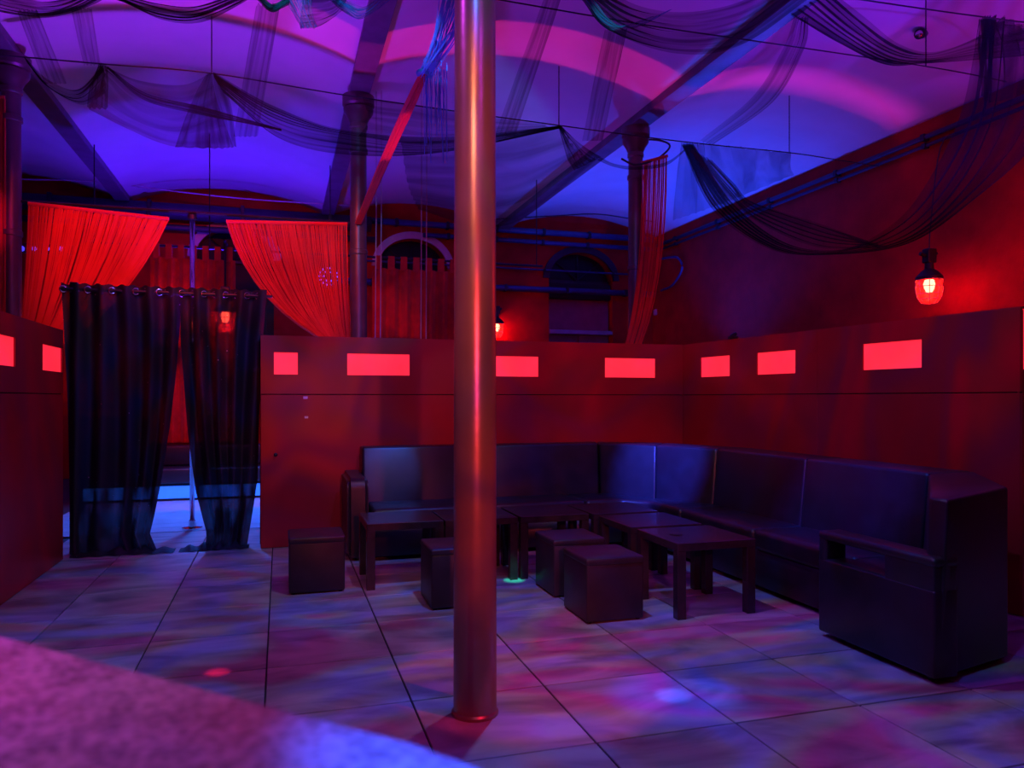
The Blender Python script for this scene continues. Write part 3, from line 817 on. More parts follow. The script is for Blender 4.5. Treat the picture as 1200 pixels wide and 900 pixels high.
obj('ceiling_clamp', lathe(bmesh.new(), [(0.025, 3.19), (0.045, 3.2), (0.045, 3.245)], 16), M_STEEL, pole)

# rails between the columns
def rail(label, x0, x1, y, z, r=0.016, m=M_STEEL):
    return tag(obj('curtain_rail', tube(bmesh.new(), [(x0, y, z), (x1, y, z)], r, 8), m), label, 'rail')
rail('curtain rail between the left and middle columns holding the red strings', BEAMX[0] + 0.12, BEAMX[1] - 0.09, 8.45, 3.27)
rr = rail('far curtain rail behind the stage with the tab curtains on it', -2.5, 4.0, 11.42, 3.46, 0.018)
for x in (-2.4, -0.95, 0.70, 3.9): obj('rail_hanger', strut(bmesh.new(), (x, 11.42, 3.46), (x, 11.42, up_z(x)), 0.008), M_STEEL, rr)

# red string curtains -------------------------------------------------
def strings(label, tops, bots, ctrl_pull, n, wd, header=True, m=M_STRING, seg=8, jit=0.012, cz=0.30, tail=None):
    """tops, bots: (start, end) 3d points; each strand is a thin three-sided cord"""
    t = thing('string_curtain', label, 'curtain')
    bm = bmesh.new()
    T0, T1 = map(Vector, tops); B0, B1 = map(Vector, bots)
    for i in range(n):
        f = (i + 0.5) / n
        a = T0.lerp(T1, f); b = B0.lerp(B1, f)
        a = a + Vector((random.uniform(-jit, jit) * 0.3, random.uniform(-jit, jit), 0)); b = b + Vector((random.uniform(-jit, jit), random.uniform(-jit, jit) * 2, 0))
        c = Vector((a.x + (b.x - a.x) * ctrl_pull + random.uniform(-jit, jit), (a.y + b.y) / 2, b.z + (a.z - b.z) * (cz + random.uniform(-0.03, 0.03))))
        pts = []
        for k in range(seg + 1):
            s = k / seg
            pts.append(a * (1 - s) ** 2 + c * 2 * s * (1 - s) + b * s * s)
        if tail: pts.append(b + Vector((random.uniform(-0.03, 0.03), random.uniform(-0.03, 0.03), -tail * random.uniform(0.85, 1.0))))
        tube(bm, pts, wd * random.uniform(0.7, 1.2), 3, False)
    o = obj('strings', bm, m, t, False, 'stuff')
    if header:
        bm = bmesh.new(); d = T1 - T0
        tube(bm, [T0 + Vector((0, 0, 0.012)), T1 + Vector((0, 0, 0.012))], 0.02, 8)
        obj('header_tape', bm, m, t)
    return t
y = 8.40
strings('red string curtain left of the dance pole, pulled toward the left column',
        (PY(33, 240, y), PY(198, 258, y)), (PY(19, 430, y), PY(56, 415, y)), 0.34, 128, 0.0062, cz=0.36, tail=0.9)
strings('red string curtain right of the dance pole, swept toward the middle column',
        (PY(265, 261, y), PY(407, 264, y)), (PY(398, 408, y), PY(411, 425, y)), 0.22, 118, 0.0062, cz=0.30, tail=0.9)
y = 8.36
strings('narrow pink lit string curtain at the far left edge', (PY(-40, 112, y), PY(6, 116, y)), (PY(-40, 470, y), PY(6, 470, y)), 0.5, 46, 0.009)
# bunch at the right column
y = 8.28
strings('red string curtain bunched against the right column', (PY(752, 192, y), PY(782, 184, y)), (PY(728, 418, y), PY(744, 418, y)), 0.02, 42, 0.0060)
t = thing('cable_loop', 'dark cable looped around the head of the right column', 'cable')
obj('cable', tube(bmesh.new(), catmull([PY(728, 186, 8.3), PY(745, 193, 8.25), PY(770, 186, 8.3), PY(785, 172, 8.4), PY(775, 165, 8.5), PY(752, 163, 8.5)], 30), 0.012, 6), M_WIRE, t, True)
# diagonal pulled string bundle from the middle column up beside the bronze pillar
t = thing('string_bundle', 'red strings pulled into a diagonal rope from the middle column up to the pillar', 'curtain')
ptsb = catmull([PY(420, 262, 8.33), PY(455, 180, 7.6), PY(480, 125, 7.1), PY(497, 86, 6.8)], 24)
rad = [0.035 + 0.028 * math.sin(math.pi * min(1, i / 23)) for i in range(24)]
bm = bmesh.new()
for k in range(26):
    a = random.uniform(0, 6.28); q = random.uniform(0, 1) ** 0.5
    tube(bm, [p + Vector((math.cos(a + i * 0.03), math.sin(a + i * 0.03) * 0.7, 0)) * rad[i] * q for i, p in enumerate(ptsb)], 0.010, 4, False)
obj('strands', bm, M_STRING, t, False, 'stuff')
obj('knot', torus(bmesh.new(), PY(497, 86, 6.8), 0.05, 0.025, 'z', 14, 8), mat('cyan_lit_cord', (0.10, 0.45, 0.60), 0.5), t, True)  # knot colour carries the same cyan light as the strands above it
bm = bmesh.new()
k0 = PY(497, 86, 6.8)
for k in range(60):
    f = random.random()
    e = PY(516 + 50 * f, -11 + 8 * f, 5.6)
    s = k0 + Vector((random.uniform(-0.05, 0.08), random.uniform(-0.05, 0.05), random.uniform(-0.04, 0.04)))
    tube(bm, [s, s.lerp(e, 0.5) + Vector((random.uniform(-0.02, 0.02), 0, -0.02)), e], 0.0035, 3, False)
for k in range(30):   # loose tails that hang below the knot
    s = k0 + Vector((random.uniform(-0.02, 0.22), random.uniform(-0.06, 0.06), random.uniform(-0.05, 0.15)))
    tube(bm, [s, s + Vector((random.uniform(-0.03, 0.05), 0, -random.uniform(0.3, 0.9)))], 0.003, 3, False)
obj('fanned_strands', bm, mat('cyan_lit_string', (0.08, 0.35, 0.75), 0.5), t, False, 'stuff', 'pale blue lit strands')  # red strands, with the cyan light on them put into the colour
spot('effect_cyan_lamp', (0.1, 4.2, 4.3), PY(515, 45, 6.6), (0.02, 0.28, 1.0), 700, 14, 0.7, 0.02)

# tab top curtains on the far rail
def tab_curtain(label, x0, x1, y, ztop, zbot, ntab):
    t = thing('tab_curtain', label, 'curtain')
    bm = bmesh.new(); NU, NV = 90, 10
    g = [[bm.verts.new((x0 + (x1 - x0) * i / NU, y + 0.04 * math.sin(i / NU * ntab * 2 * math.pi * 1.0 + 0.4 * math.sin(j * 0.5)), ztop - 0.16 - (ztop - 0.16 - zbot) * j / NV)) for i in range(NU + 1)] for j in range(NV + 1)]
    for j in range(NV):
        for i in range(NU): bm.faces.new((g[j][i], g[j + 1][i], g[j + 1][i + 1], g[j][i + 1]))
    obj('fabric', bm, M_TABCURT, t, True)
    for k in range(ntab):
        xc = x0 + (x1 - x0) * (k + 0.5) / ntab; hw = (x1 - x0) / ntab * 0.25
        bm = bmesh.new(); box(bm, (xc - hw, y - 0.03, ztop - 0.18), (xc + hw, y - 0.024, ztop + 0.022)); box(bm, (xc - hw, y + 0.024, ztop - 0.18), (xc + hw, y + 0.03, ztop + 0.022)); box(bm, (xc - hw, y - 0.03, ztop + 0.019), (xc + hw, y + 0.03, ztop + 0.025))
        obj('tab', bm, M_TABCURT, t)
    return t
tab_curtain('dark red tab top curtain at the back of the stage', PY(176, 300, 11.42).x, PY(276, 300, 11.42).x, 11.42, 3.46, 0.74, 7)
tab_curtain('dark red tab top curtain in front of the arched window near the pillar', PY(436, 308, 11.42).x, PY(552, 308, 11.42).x, 11.42, 3.46, 0.3, 8)

# ================================================================ PIPES
def pipe(label, pts, r, clips=0, m=M_PIPE):
    t = tag(obj('pipe', tube(bmesh.new(), pts, r, 12), m), label, 'pipe', None)
    for p in t.data.polygons: p.use_smooth = True
    a, b = Vector(pts[0]), Vector(pts[-1])
    for k in range(clips):
        c = a.lerp(b, (k + 0.5) / clips)
        bm = bmesh.new()
        if abs(b.x - a.x) > abs(b.y - a.y): box(bm, (c.x - 0.03, c.y - r - 0.008, c.z - r - 0.008), (c.x + 0.03, c.y + r + 0.02, c.z + r + 0.008), 0.004, 1)
        else: box(bm, (c.x - r - 0.008, c.y - 0.03, c.z - r - 0.008), (c.x + r + 0.02, c.y + 0.03, c.z + r + 0.008), 0.004, 1)
        obj('pipe_clip', bm, M_STEEL, t)
    return t
pipe('thickest dark pipe high along the back wall over the stage', [(XL + 0.05, 14.12, 4.56), (1.6, 14.12, 4.56)], 0.14, 5, mat('dark_pipe', (0.035, 0.035, 0.08), 0.5, 0.0))
pipe('medium dark pipe under the thickest pipe on the back wall', [(XL + 0.05, 14.2, 4.30), (1.7, 14.2, 4.30)], 0.055, 5, mat('dark_pipe', (0.035, 0.035, 0.08), 0.5, 0.0))
pipe('upper blue lit pipe across the back wall right of the bronze pillar', [(1.6, 14.25, 4.66), (XR - 0.05, 14.25, 4.66)], 0.06, 6)
pipe('second blue lit pipe across the back wall just below the upper one', [(2.6, 14.27, 4.46), (7.4, 14.27, 4.46)], 0.045, 5)
pipe('thin pipe crossing the right arched window at the back', [(1.3, 14.3, 3.92), (7.3, 14.3, 3.92)], 0.018, 4)
pipe('bright blue lit pipe below the thin one, across the right arched window', [(1.0, 14.27, 3.52), (7.45, 14.27, 3.52)], 0.06, 5)
pipe('upper dark pipe running along the top of the right wall', [(7.44, 0.5, 4.50), (7.44, 14.1, 4.50)], 0.032, 9, mat('dark_pipe', (0.035, 0.035, 0.08), 0.5, 0.0))
pipe('lower dark pipe running along the top of the right wall', [(7.45, 0.5, 4.40), (7.45, 14.1, 4.40)], 0.022, 9, mat('dark_pipe', (0.035, 0.035, 0.08), 0.5, 0.0))
pipe('bent thin pipe in the far right corner of the back wall', catmull([(7.42, 13.9, 4.2), (7.40, 13.2, 4.1), (7.40, 13.0, 3.85), (7.42, 13.4, 3.6), (7.43, 13.9, 3.55)], 20), 0.022, 0)
# thin cables slung across the vault end
for lab, pts in (('thin pale cable slung below the vault over the stage', [PY(22, 210, 13.6), PY(110, 213, 13.6), PY(220, 226, 13.6), PY(300, 234, 13.6), PY(412, 241, 13.6)]),
                 ('thin dark cable arching under the far right vault', [PY(560, 258, 13.6), PY(650, 253, 13.6), PY(700, 251, 13.6), PY(750, 258, 13.6), PY(800, 263, 13.6)])):
    tag(obj('cable', tube(bmesh.new(), catmull(pts, 30), 0.012, 5), M_ROPE if 'pale' in lab else M_WIRE, None, True), lab, 'cable')
p = PX(766, 366, 7.44)
tag(obj('wall_socket', B((7.46, p.y - 0.05, p.z - 0.06), (7.499, p.y + 0.05, p.z + 0.06), 0.006), M_WHITE), 'small white box on the far right wall beside the right column', 'socket')

# ================================================================ CAGE LAMPS
point('wall_red_fill', (6.9, 5.0, 2.75), RED, 28, 0.06)  # added red fill that spreads the glow along the right wall
def cage_lamp(label, loc, power, hang=None, bracket=None, cord=None):
    """hanging bulkhead lamp, loc is the bottom of the glass"""
    t = thing('cage_lamp', label, 'lamp', loc, 0, 'red cage lamps')
    o = obj('glass', lathe(bmesh.new(), [(0.02, 0.0), (0.07, 0.012), (0.105, 0.05), (0.125, 0.11), (0.13, 0.18), (0.13, 0.27)], 28), M_LAMPGLASS, t, True)
    bm = bmesh.new()
    for k in range(8):
        a = 2 * math.pi * k / 8; c, s = math.cos(a), math.sin(a)
        tube(bm, [(0.137 * c, 0.137 * s, 0.28), (0.137 * c, 0.137 * s, 0.16), (0.122 * c, 0.122 * s, 0.08), (0.08 * c, 0.08 * s, 0.008), (0.0, 0.0, -0.008)], 0.004, 5)
    for z, r in ((0.27, 0.139), (0.19, 0.139), (0.11, 0.131), (0.05, 0.11)): torus(bm, (0, 0, z), r, 0.004, 'z', 24, 5)
    obj('cage', bm, mat('cage_wire', (0.75, 0.55, 0.55), 0.4, 0.0), t, True)
    o = obj('bulb', lathe(bmesh.new(), [(0.006, 0.12), (0.03, 0.13), (0.05, 0.17), (0.06, 0.22), (0.05, 0.26), (0.04, 0.275)], 18), M_BULB, t, True)
    o = obj('housing', lathe(bmesh.new(), [(0.142, 0.27), (0.142, 0.30), (0.09, 0.36), (0.05, 0.39), (0.045, 0.47)], 28), M_STEEL, t); smooth_by_angle(o, 35)
    bm = bmesh.new(); box(bm, (-0.06, -0.05, 0.46), (0.06, 0.05, 0.62), 0.012); tube(bm, [(-0.06, 0, 0.54), (-0.13, 0, 0.56)], 0.022, 8); tube(bm, [(0.06, 0, 0.54), (0.10, 0, 0.58)], 0.02, 8)
    obj('junction_box', bm, M_STEEL, t)
    if bracket: 
        bm = bmesh.new(); tube(bm, [(0, 0, 0.56), bracket], 0.02, 8); obj('wall_bracket', bm, M_STEEL, t)
    if cord: obj('hanging_cord', tube(bmesh.new(), catmull([(0, 0, 0.60), (0.02, 0, 0.9), (0.16, 0, cord[2] - 0.2), cord], 16), 0.007, 6), M_WIRE, t)
    if hang:
        obj('hanging_rod', tube(bmesh.new(), [(0, 0, 0.60), (0, 0, hang - 0.04), (0, 0.03, hang), (0, 0.32, hang)], 0.02, 8), M_STEEL, t)
    l = point('lamp_light', Vector(loc) + Vector((0, 0, 0.13)), RED, power, 0.05)
    return t
pl_ = PX(1089, 356, 7.0)
cage_lamp('red glowing cage lamp on the right wall above the partition', pl_, 17, None, None, (0.445, 0, 4.40 - pl_.z))
pl2 = PY(582, 396, 14.15)
cage_lamp('red glowing cage lamp on the back wall, peeking out right of the bronze pillar', pl2, 40, None, (0, 0.24, 0.56))
pl3 = PY(264, 389, 11.1)
cage_lamp('red cage lamp hanging over the stage, glowing through the right black curtain', pl3, 30, 3.46 - pl3.z + 0.055)

# ================================================================ BLUE LED FIXTURES
pp = PY(385, 324, 8.58)
t = thing('led_spotlight', 'round spotlight with a ring of blue dots behind the right string curtain', 'spotlight', pp)
bm = lathe(bmesh.new(), [(0.10, 0.0), (0.12, 0.02), (0.12, 0.14), (0.06, 0.18)], 28)
bmesh.ops.rotate(bm, cent=(0, 0, 0), matrix=Matrix.Rotation(math.radians(-90), 3, 'X'), verts=bm.verts)
o = obj('housing', bm, mat('spot_housing', (0.10, 0.02, 0.05), 0.5), t); smooth_by_angle(o, 35)
bm = bmesh.new()
for R_, n_ in ((0.095, 14), (0.055, 6)):
    for k in range(n_):
        a = 2 * math.pi * k / n_
        bmesh.ops.create_icosphere(bm, subdivisions=1, radius=0.013, matrix=Matrix.Translation((R_ * math.cos(a), -0.004, R_ * math.sin(a))))
obj('led_dots', bm, M_LEDDOT, t, True)
bm = bmesh.new(); tube(bm, [(0, 0.08, 0.10), (0, 0.08, 3.27 - pp.z + 0.02), (0, -0.13, 3.27 - pp.z + 0.02)], 0.01, 6); obj('yoke', bm, M_STEEL, t)
pp = PY(48, 291, 8.68)
t = thing('led_bar', 'bar with four blue lights behind the left string curtain', 'light bar', pp)
obj('bar', B((-0.28, 0.0, -0.05), (0.30, 0.06, 0.05), 0.008), mat('spot_housing', (0.10, 0.02, 0.05), 0.5), t)
for k, px in enumerate((25, 40, 55, 72)):
    q = PY(px, 291.5, 8.68) - pp
    bm = bmesh.new(); bmesh.ops.create_icosphere(bm, subdivisions=2, radius=0.03 if k == 0 else 0.024, matrix=Matrix.Translation((q.x, 0.0, q.z)))
    obj('led_lens', bm, M_LEDDOT, t, True)
bm = bmesh.new(); tube(bm, [(-0.2, 0.03, 0.05), (-0.2, 0.03, 3.27 - pp.z + 0.02), (-0.2, -0.20, 3.27 - pp.z + 0.03)], 0.01, 6); obj('bracket', bm, M_STEEL, t)

# ================================================================ WIRES, RODS AND NETS
def wire(label, pts, r=0.007, m=M_WIRE):
    return tag(obj('ceiling_wire', tube(bmesh.new(), catmull(pts, 60), r, 5), m, None, True), label, 'wire')
Y1 = 7.9
wire('long dark wire strung across the room in front of the iron column heads', [PY(-30, 62, Y1), PY(120, 75, Y1), PY(248, 86, Y1), PY(420, 114, Y1), PY(655, 147, Y1), PY(800, 166, Y1), PY(925, 179, Y1), PY(985, 188, Y1 + 0.1), PX(1030, 195, 7.47)], 0.007)
Y2 = 5.6
wire('dark wire strung across near the top of the picture beside the pillar', [PY(300, -46, Y2), PY(460, -21, Y2), PY(575, -2, Y2), PY(690, 18, Y2), PY(780, 33, Y2), PY(877, 47, Y2), PY(980, 62, Y2), PY(1080, 77, Y2), PY(1137, 87, Y2), PX(1180, 96, 7.47)], 0.006)
Y3 = 4.7
wire('dark wire in the top right corner holding the right nets', [PY(985, -4, Y3), PY(1080, 10, Y3), PY(1153, 20, Y3), PY(1215, 28, Y3), PX(1290, 38, 7.47)], 0.006)
def rod(label, a, b, r=0.006):
    return tag(obj('hanger_rod', tube(bmesh.new(), [a, b], r, 6), M_WIRE), label, 'rod', 'hanger rods from the vaults')
def up(px, py, Yv):
    p = PY(px, py, Yv)
    a, b = next((q for q in bays if q[0] <= p.x <= q[1]))
    half = (b - a) / 2; R = (half * half + RISE * RISE) / (2 * RISE)
    return p, Vector((p.x, p.y, SPRING + RISE - R + math.sqrt(R * R - (p.x - (a + b) / 2) ** 2) + 0.02))
for px, py, Yv, lab in ((248, 86, Y1, 'thin hanger rod from the left vault down to the long wire'),
                        (655, 147, Y1, 'thin hanger rod from the middle vault down to the long wire'),
                        (925, 179, Y1, 'thin hanger rod from the right vault down to the long wire'),
                        (1085, 77, Y2, 'thin hanger rod in the top right, beside the small ceiling camera')):
    rod(lab, *up(px, py, Yv))
# small camera fixture under the right vault
p, q = up(1080, 38, 6.1)
t = thing('ceiling_camera', 'small dark camera hanging from the right vault at the top right', 'camera', (p.x, p.y, p.z))
bm = bmesh.new(); tube(bm, [(-0.08, -0.05, -0.05), (0.06, 0.04, 0.02)], 0.05, 14); obj('body', bm, M_STEEL, t, True)
obj('lens', tube(bmesh.new(), [(-0.10, -0.065, -0.06), (-0.08, -0.05, -0.05)], 0.035, 14), M_CHROME, t, True)
obj('stem', tube(bmesh.new(), [(0.03, 0.02, 0.03), (0.05, 0.02, q.z - p.z)], 0.014, 8), M_STEEL, t)

def net(label, curves, m, nu=70, nv=26, amp=0.03, freq=7, layers=1, name='draped_net', part_of=None, seed=0.0):
    """cloth lofted across a few space curves, with gathers that run along the curves"""
    bm = bmesh.new(); uvl = bm.loops.layers.uv.new('UVMap')
    for L in range(layers):
        cs = [catmull(c, nu) for c in curves]
        g = []
        for i in range(nu):
            u = i / (nu - 1)
            col = catmull([c[i] for c in cs], nv) if len(cs) > 2 else [cs[0][i].lerp(cs[1][i], k / (nv - 1)) for k in range(nv)]
            out = []
            for k, p in enumerate(col):
                v = k / (nv - 1)
                s = math.sin(2 * math.pi * freq * (1 + 0.3 * L) * v + 1.7 * math.sin(2.3 * u + seed + L)) + 0.5 * noise.noise(Vector((u * 3, v * 9, seed + L * 5)))
                out.append(bm.verts.new(p + Vector((0, amp * s + 0.04 * L, 0.25 * amp * math.cos(2 * math.pi * freq * v + seed)))))
            g.append(out)
        for i in range(nu - 1):
            for k in range(nv - 1):
                f = bm.faces.new((g[i][k], g[i][k + 1], g[i + 1][k + 1], g[i + 1][k])); f.smooth = True
                for lp, (a, b) in zip(f.loops, ((i, k), (i, k + 1), (i + 1, k + 1), (i + 1, k))):
                    lp[uvl].uv = (a / (nu - 1) + L * 0.37, b / (nv - 1) + L * 0.41)
    if part_of: return obj(name, bm, m, part_of, True)
    return tag(obj(name, bm, m, None, True), label, 'net', 'nets draped under the vaults')
def C(pts, y0, y1=None):
    y1 = y0 if y1 is None else y1
    n = len(pts) - 1
    return [PY(a, b, y0 + (y1 - y0) * i / n) for i, (a, b) in enumerate(pts)]

# swag left of the first tuck on the long wire, with its hanging tail
t = thing('draped_net', 'dark net tied to the long wire at the far left with a short hanging tail', 'net', (0, 0, 0), 0, 'nets draped under the vaults')
net(None, [C([(28, 66), (55, 92), (90, 104), (120, 78)], Y1), C([(30, 70), (55, 100), (92, 113), (122, 84)], Y1), C([(34, 76), (60, 104), (95, 122), (124, 110)], Y1)], M_NET, 40, 20, 0.03, 4, 1, 'swag', t, 1)
net(None, [C([(116, 76), (106, 100), (103, 126)], Y1), C([(120, 75), (116, 100), (114, 127)], Y1), C([(125, 77), (127, 100), (127, 127)], Y1)], M_NETDENSE, 24, 20, 0.03, 4, 1, 'tail', t, 2)
# the broad panel between the first tuck and the hanger rod
t = thing('draped_net', 'broad dark net panel hanging between two tucks on the long wire at left', 'net', (0, 0, 0), 0, 'nets draped under the vaults')
net(None, [C([(124, 77), (165, 95), (215, 100), (248, 86)], Y1 - 0.03), C([(122, 90), (160, 125), (210, 138), (255, 120)], Y1 - 0.03), C([(104, 127), (150, 151), (205, 172), (274, 173)], Y1 - 0.03)], M_NETTHIN, 60, 30, 0.03, 6, 1, 'panel', t, 3)
net(None, [C([(126, 78), (170, 108), (235, 124), (290, 140), (330, 152)], Y1 - 0.08), C([(126, 80), (168, 116), (230, 133), (288, 145), (330, 153)], Y1 - 0.06)], M_NETDENSE, 60, 12, 0.02, 3, 1, 'fold', t, 8)
net(None, [C([(243, 86), (225, 120), (205, 172)], Y1 - 0.08), C([(248, 86), (247, 130), (255, 174)], Y1 - 0.08), C([(252, 86), (270, 120), (277, 172)], Y1 - 0.08)], M_NET, 30, 34, 0.03, 7, 1, 'tail', t, 4)
# long swag from the hanger rod behind the middle column to the next rod
t = thing('draped_net', 'long dark net swag passing the middle column and behind the bronze pillar', 'net', (0, 0, 0), 0, 'nets draped under the vaults')
net(None, [C([(250, 86), (320, 125), (400, 152), (520, 160), (655, 148)], Y1 - 0.1), C([(252, 92), (320, 138), (400, 160), (520, 172), (655, 149)], Y1 - 0.1), C([(262, 108), (330, 164), (410, 182), (520, 178), (657, 150)], Y1 - 0.1)], M_NETDENSE, 80, 30, 0.03, 8, 1, 'swag', t, 5)
net(None, [C([(425, 115), (480, 122), (530, 130), (640, 146)], Y1 - 0.05), C([(432, 140), (480, 146), (530, 152), (640, 148)], Y1 - 0.05), C([(420, 160), (480, 168), (540, 166), (650, 150)], Y1 - 0.05)], M_NETTHIN, 40, 24, 0.02, 6, 1, 'panel', t, 6)
# wide transparent sheet between pillar and right beam
t = thing('draped_net', 'wide thin net sheet hanging right of the bronze pillar down to the back', 'net', (0, 0, 0), 0, 'nets draped under the vaults')
net(None, [C([(470, 166), (545, 164), (600, 156), (656, 148)], Y1 - 0.06, Y1 - 0.02), C([(478, 215), (545, 220), (610, 215), (680, 180)], Y1), C([(490, 245), (550, 262), (610, 258), (702, 186)], Y1)], M_NETTHIN, 60, 40, 0.03, 9, 1, 'sheet', t, 7)
net(None, [C([(655, 148), (664, 185), (672, 200)], Y1 - 0.08), C([(656, 148), (676, 182), (685, 194)], Y1 - 0.08), C([(658, 149), (684, 172), (704, 184)], Y1 - 0.08)], M_NETDENSE, 24, 20, 0.02, 4, 1, 'tail', t, 9)
net(None, [C([(703, 184), (720, 192), (745, 195), (780, 190), (806, 172)], Y1 - 0.05), C([(700, 188), (720, 196), (745, 199), (780, 194), (806, 174)], Y1 - 0.05)], M_NETDENSE, 30, 8, 0.01, 2, 1, 'fold', t, 10)
# hanging lengths right of the right column
t = thing('draped_net', 'thin blue lit net hanging from the long wire right of the right column', 'net', (0, 0, 0), 0, 'nets draped under the vaults')
net(None, [C([(797, 166), (793, 200), (790, 258)], Y1), C([(840, 170), (845, 205), (848, 238)], Y1), C([(925, 179), (925, 195), (932, 204)], Y1)], M_NETTHIN, 30, 44, 0.03, 12, 1, 'panel', t, 11)
net(None, [C([(804, 168), (822, 200), (850, 240)], Y1 - 0.04), C([(808, 168), (828, 200), (856, 240)], Y1 - 0.04)], M_NETTHIN, 30, 8, 0.012, 2, 1, 'fold', t, 12)
# the great swag in front of the right wall
t = thing('draped_net', 'large dark net swag hanging low in front of the right red wall', 'net', (0, 0, 0), 0, 'nets draped under the vaults')
net(None, [C([(812, 170), (858, 236), (920, 284), (990, 292), (1050, 262), (1090, 215), (1130, 135), (1152, 20)], Y1, 4.75),
           C([(806, 170), (846, 240), (910, 288), (980, 296), (1060, 278), (1120, 225), (1165, 140), (1178, 24)], Y1, 4.75),
           C([(800, 170), (836, 244), (900, 290), (962, 299), (1060, 287), (1140, 236), (1215, 170), (1260, 60)], Y1, 4.75)], M_NET, 90, 40, 0.04, 6, 1, 'swag', t, 13)
net(None, [C([(835, 190), (860, 215), (880, 235), (960, 262), (1010, 282)], Y1 - 0.2, 6.6), C([(810, 175), (850, 225), (890, 260), (960, 290), (1040, 290)], Y1 - 0.2, 6.6)], M_NETTHIN, 40, 20, 0.03, 5, 1, 'panel', t, 14)
net(None, [C([(1150, 20), (1148, 60), (1152, 110)], 4.75), C([(1162, 22), (1166, 60), (1162, 120)], 4.75), C([(1215, 30), (1215, 80), (1205, 110)], 4.75)], M_NETTHIN, 24, 24, 0.03, 5, 1, 'tail', t, 15)
# swag top right (two anchors on the second wire)
t = thing('draped_net', 'dark net swag under the top right vault, crossing the small camera rod', 'net', (0, 0, 0), 0, 'nets draped under the vaults')
net(None, [C([(975, -8), (1010, 22), (1050, 52), (1090, 62), (1140, 45), (1175, 18)], 5.0), C([(950, 2), (995, 38), (1045, 66), (1090, 70), (1150, 60), (1230, 50)], 5.0), C([(925, 18), (985, 52), (1040, 76), (1085, 74), (1150, 70), (1240, 62)], 5.0)], M_NET, 60, 36, 0.03, 7, 1, 'swag', t, 16)
net(None, [C([(930, 20), (915, 60), (880, 115), (820, 165)], 5.4, Y1), C([(940, 20), (930, 60), (895, 120), (828, 168)], 5.4, Y1), C([(946, 20), (940, 60), (905, 120), (835, 170)], 5.4, Y1)], M_NETTHIN, 40, 16, 0.02, 4, 1, 'tail', t, 17)
# swag top centre right with green and blue lit rim
t = thing('draped_net', 'rounded net swag at the top right of the pillar with a green lit rim', 'net', (0, 0, 0), 0, 'nets draped under the vaults')
net(None, [C([(700, -14), (745, 8), (800, 14), (860, 4), (915, -20)], 4.9), C([(690, -8), (735, 26), (800, 42), (870, 30), (930, -10)], 4.9), C([(682, -2), (712, 36), (790, 62), (870, 52), (955, -6)], 4.9)], M_NET, 60, 34, 0.03, 6, 1, 'swag', t, 18)
net(None, [C([(684, 0), (704, 26), (718, 36)], 4.88), C([(694, 0), (716, 24), (745, 32), (790, 10)], 4.88)], M_TINSEL, 30, 12, 0.02, 3, 1, 'rim', t, 19)
# vertical sheer strips
def strip(label, a, b, ya, yb, wa, wb, sd):
    (ax, ay), (bx, by) = a, b
    cs = []
    for s in (-1, 0, 1):
        cs.append([PY(ax + s * wa, ay, ya), PY((ax + bx) / 2 + s * (wa + wb) / 2, (ay + by) / 2, (ya + yb) / 2), PY(bx + s * wb, by, yb)])
    o = net(label, cs, M_NETTHIN, 24, 24, 0.02, 5, 1, 'net_strip', None, sd)
    return o
strip('thin net strip hanging left of centre from the top left swags to the wire', (314, 5), (288, 160), 5.4, Y1, 14, 14, 21)
strip('thin net strip hanging down just beside the left beam', (32, 12), (66, 98), 5.6, Y1, 12, 13, 22)
strip('thin net strip hanging above the first tuck on the long wire', (96, 10), (108, 76), 5.6, Y1, 12, 10, 23)
strip('thin net strip hanging right of the pillar above the net sheet', (648, -5), (592, 160), 5.0, Y1, 10, 12, 24)
strip('wider thin net strip hanging down to the tuck near the right beam', (722, 34), (695, 165), 5.0, Y1, 13, 12, 25)
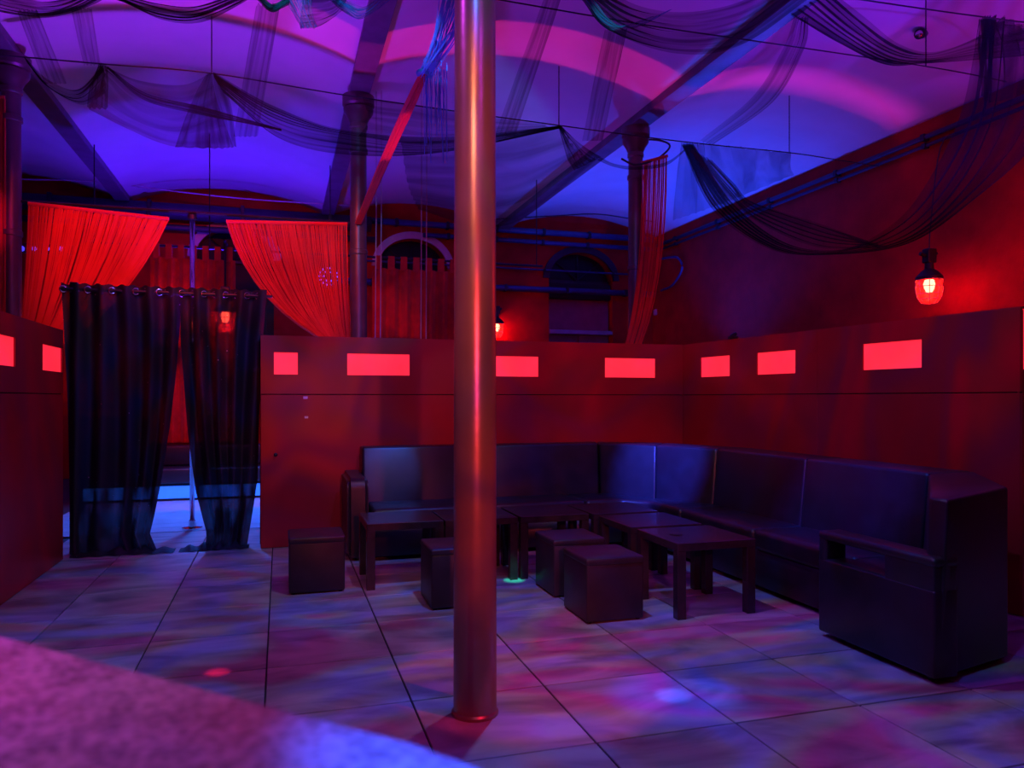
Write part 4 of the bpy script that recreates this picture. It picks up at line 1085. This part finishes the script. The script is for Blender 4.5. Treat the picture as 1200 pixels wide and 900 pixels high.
# nets along the top left edge
net('dark net swag cut by the top left corner of the picture', [C([(-40, -20), (20, -4), (70, 0), (125, -22)], 5.4), C([(-40, -8), (20, 10), (70, 12), (125, -14)], 5.4), C([(-40, 2), (10, 16), (60, 19), (112, 2), (130, -12)], 5.4)], M_NETDENSE, 40, 24, 0.03, 5, 1, 'draped_net', None, 31)
net('second dark net swag along the top edge, left of the blue tinsel', [C([(130, -12), (190, 4), (240, 4), (300, -20)], 5.4), C([(132, -4), (190, 15), (235, 16), (300, -12)], 5.4), C([(140, -2), (190, 22), (236, 24), (285, 2), (305, -10)], 5.4)], M_NETDENSE, 40, 24, 0.03, 5, 1, 'draped_net', None, 32)
t = thing('draped_net', 'bunched net with blue and green tinsel at the top, left of the middle beam', 'net', (0, 0, 0), 0, 'nets draped under the vaults')
net(None, [C([(300, -14), (318, 6), (336, -2)], 5.2), C([(298, -6), (318, 12), (340, 4)], 5.2)], mat_net('green_net', (0.06, 0.16, 0.12), 0.5, 0.95, 16, 4.0), 24, 12, 0.03, 3, 1, 'bunch', t, 33)
net(None, [C([(332, -6), (345, 18), (352, 34)], 5.2), C([(342, -6), (352, 16), (358, 32)], 5.15), C([(366, -6), (366, 16), (372, 33)], 5.2)], M_TINSEL, 24, 20, 0.03, 4, 1, 'tail', t, 34)
net(None, [C([(352, 34), (372, 33), (390, 22), (402, 12)], 5.2), C([(352, 20), (375, 18), (395, 10), (410, -10)], 5.2), C([(356, -6), (385, -6), (400, -10), (420, -16)], 5.2)], M_NET, 30, 20, 0.03, 4, 1, 'panel', t, 35)
net(None, [C([(380, -8), (405, 14), (424, 22), (460, -4)], 5.2), C([(384, -14), (410, 4), (428, 8), (455, -14)], 5.2)], M_TINSEL, 30, 16, 0.03, 4, 1, 'fold', t, 36)
spot('effect_green_lamp', (0.0, 3.0, 4.2), PY(370, 10, 5.2), (0.02, 0.30, 0.9), 260, 22, 0.7, 0.02)
spot('effect_green_lamp', (2.4, 3.0, 4.0), PY(712, 20, 4.9), (0.02, 0.6, 0.6), 160, 9, 0.7, 0.02)
# thin white lines hanging behind the partition
for px, ya, yb, lab in ((441, 236, 470, 'pale hanging cord just right of the middle column'), (447, 236, 470, 'second pale hanging cord just right of the middle column'),
                        (494, 226, 470, 'pale hanging cord left of the bronze pillar'), (500, 226, 470, 'pale hanging cord nearest the bronze pillar on its left')):
    a, b = PY(px, ya, 8.6), PY(px - (2 if px < 490 else 1), yb, 8.6)
    top = Vector((a.x, a.y, up_z(a.x) + 0.01))
    tag(obj('hanging_cord', tube(bmesh.new(), [top, a, b], 0.006, 5), M_ROPE), lab, 'cord', 'pale hanging cords')
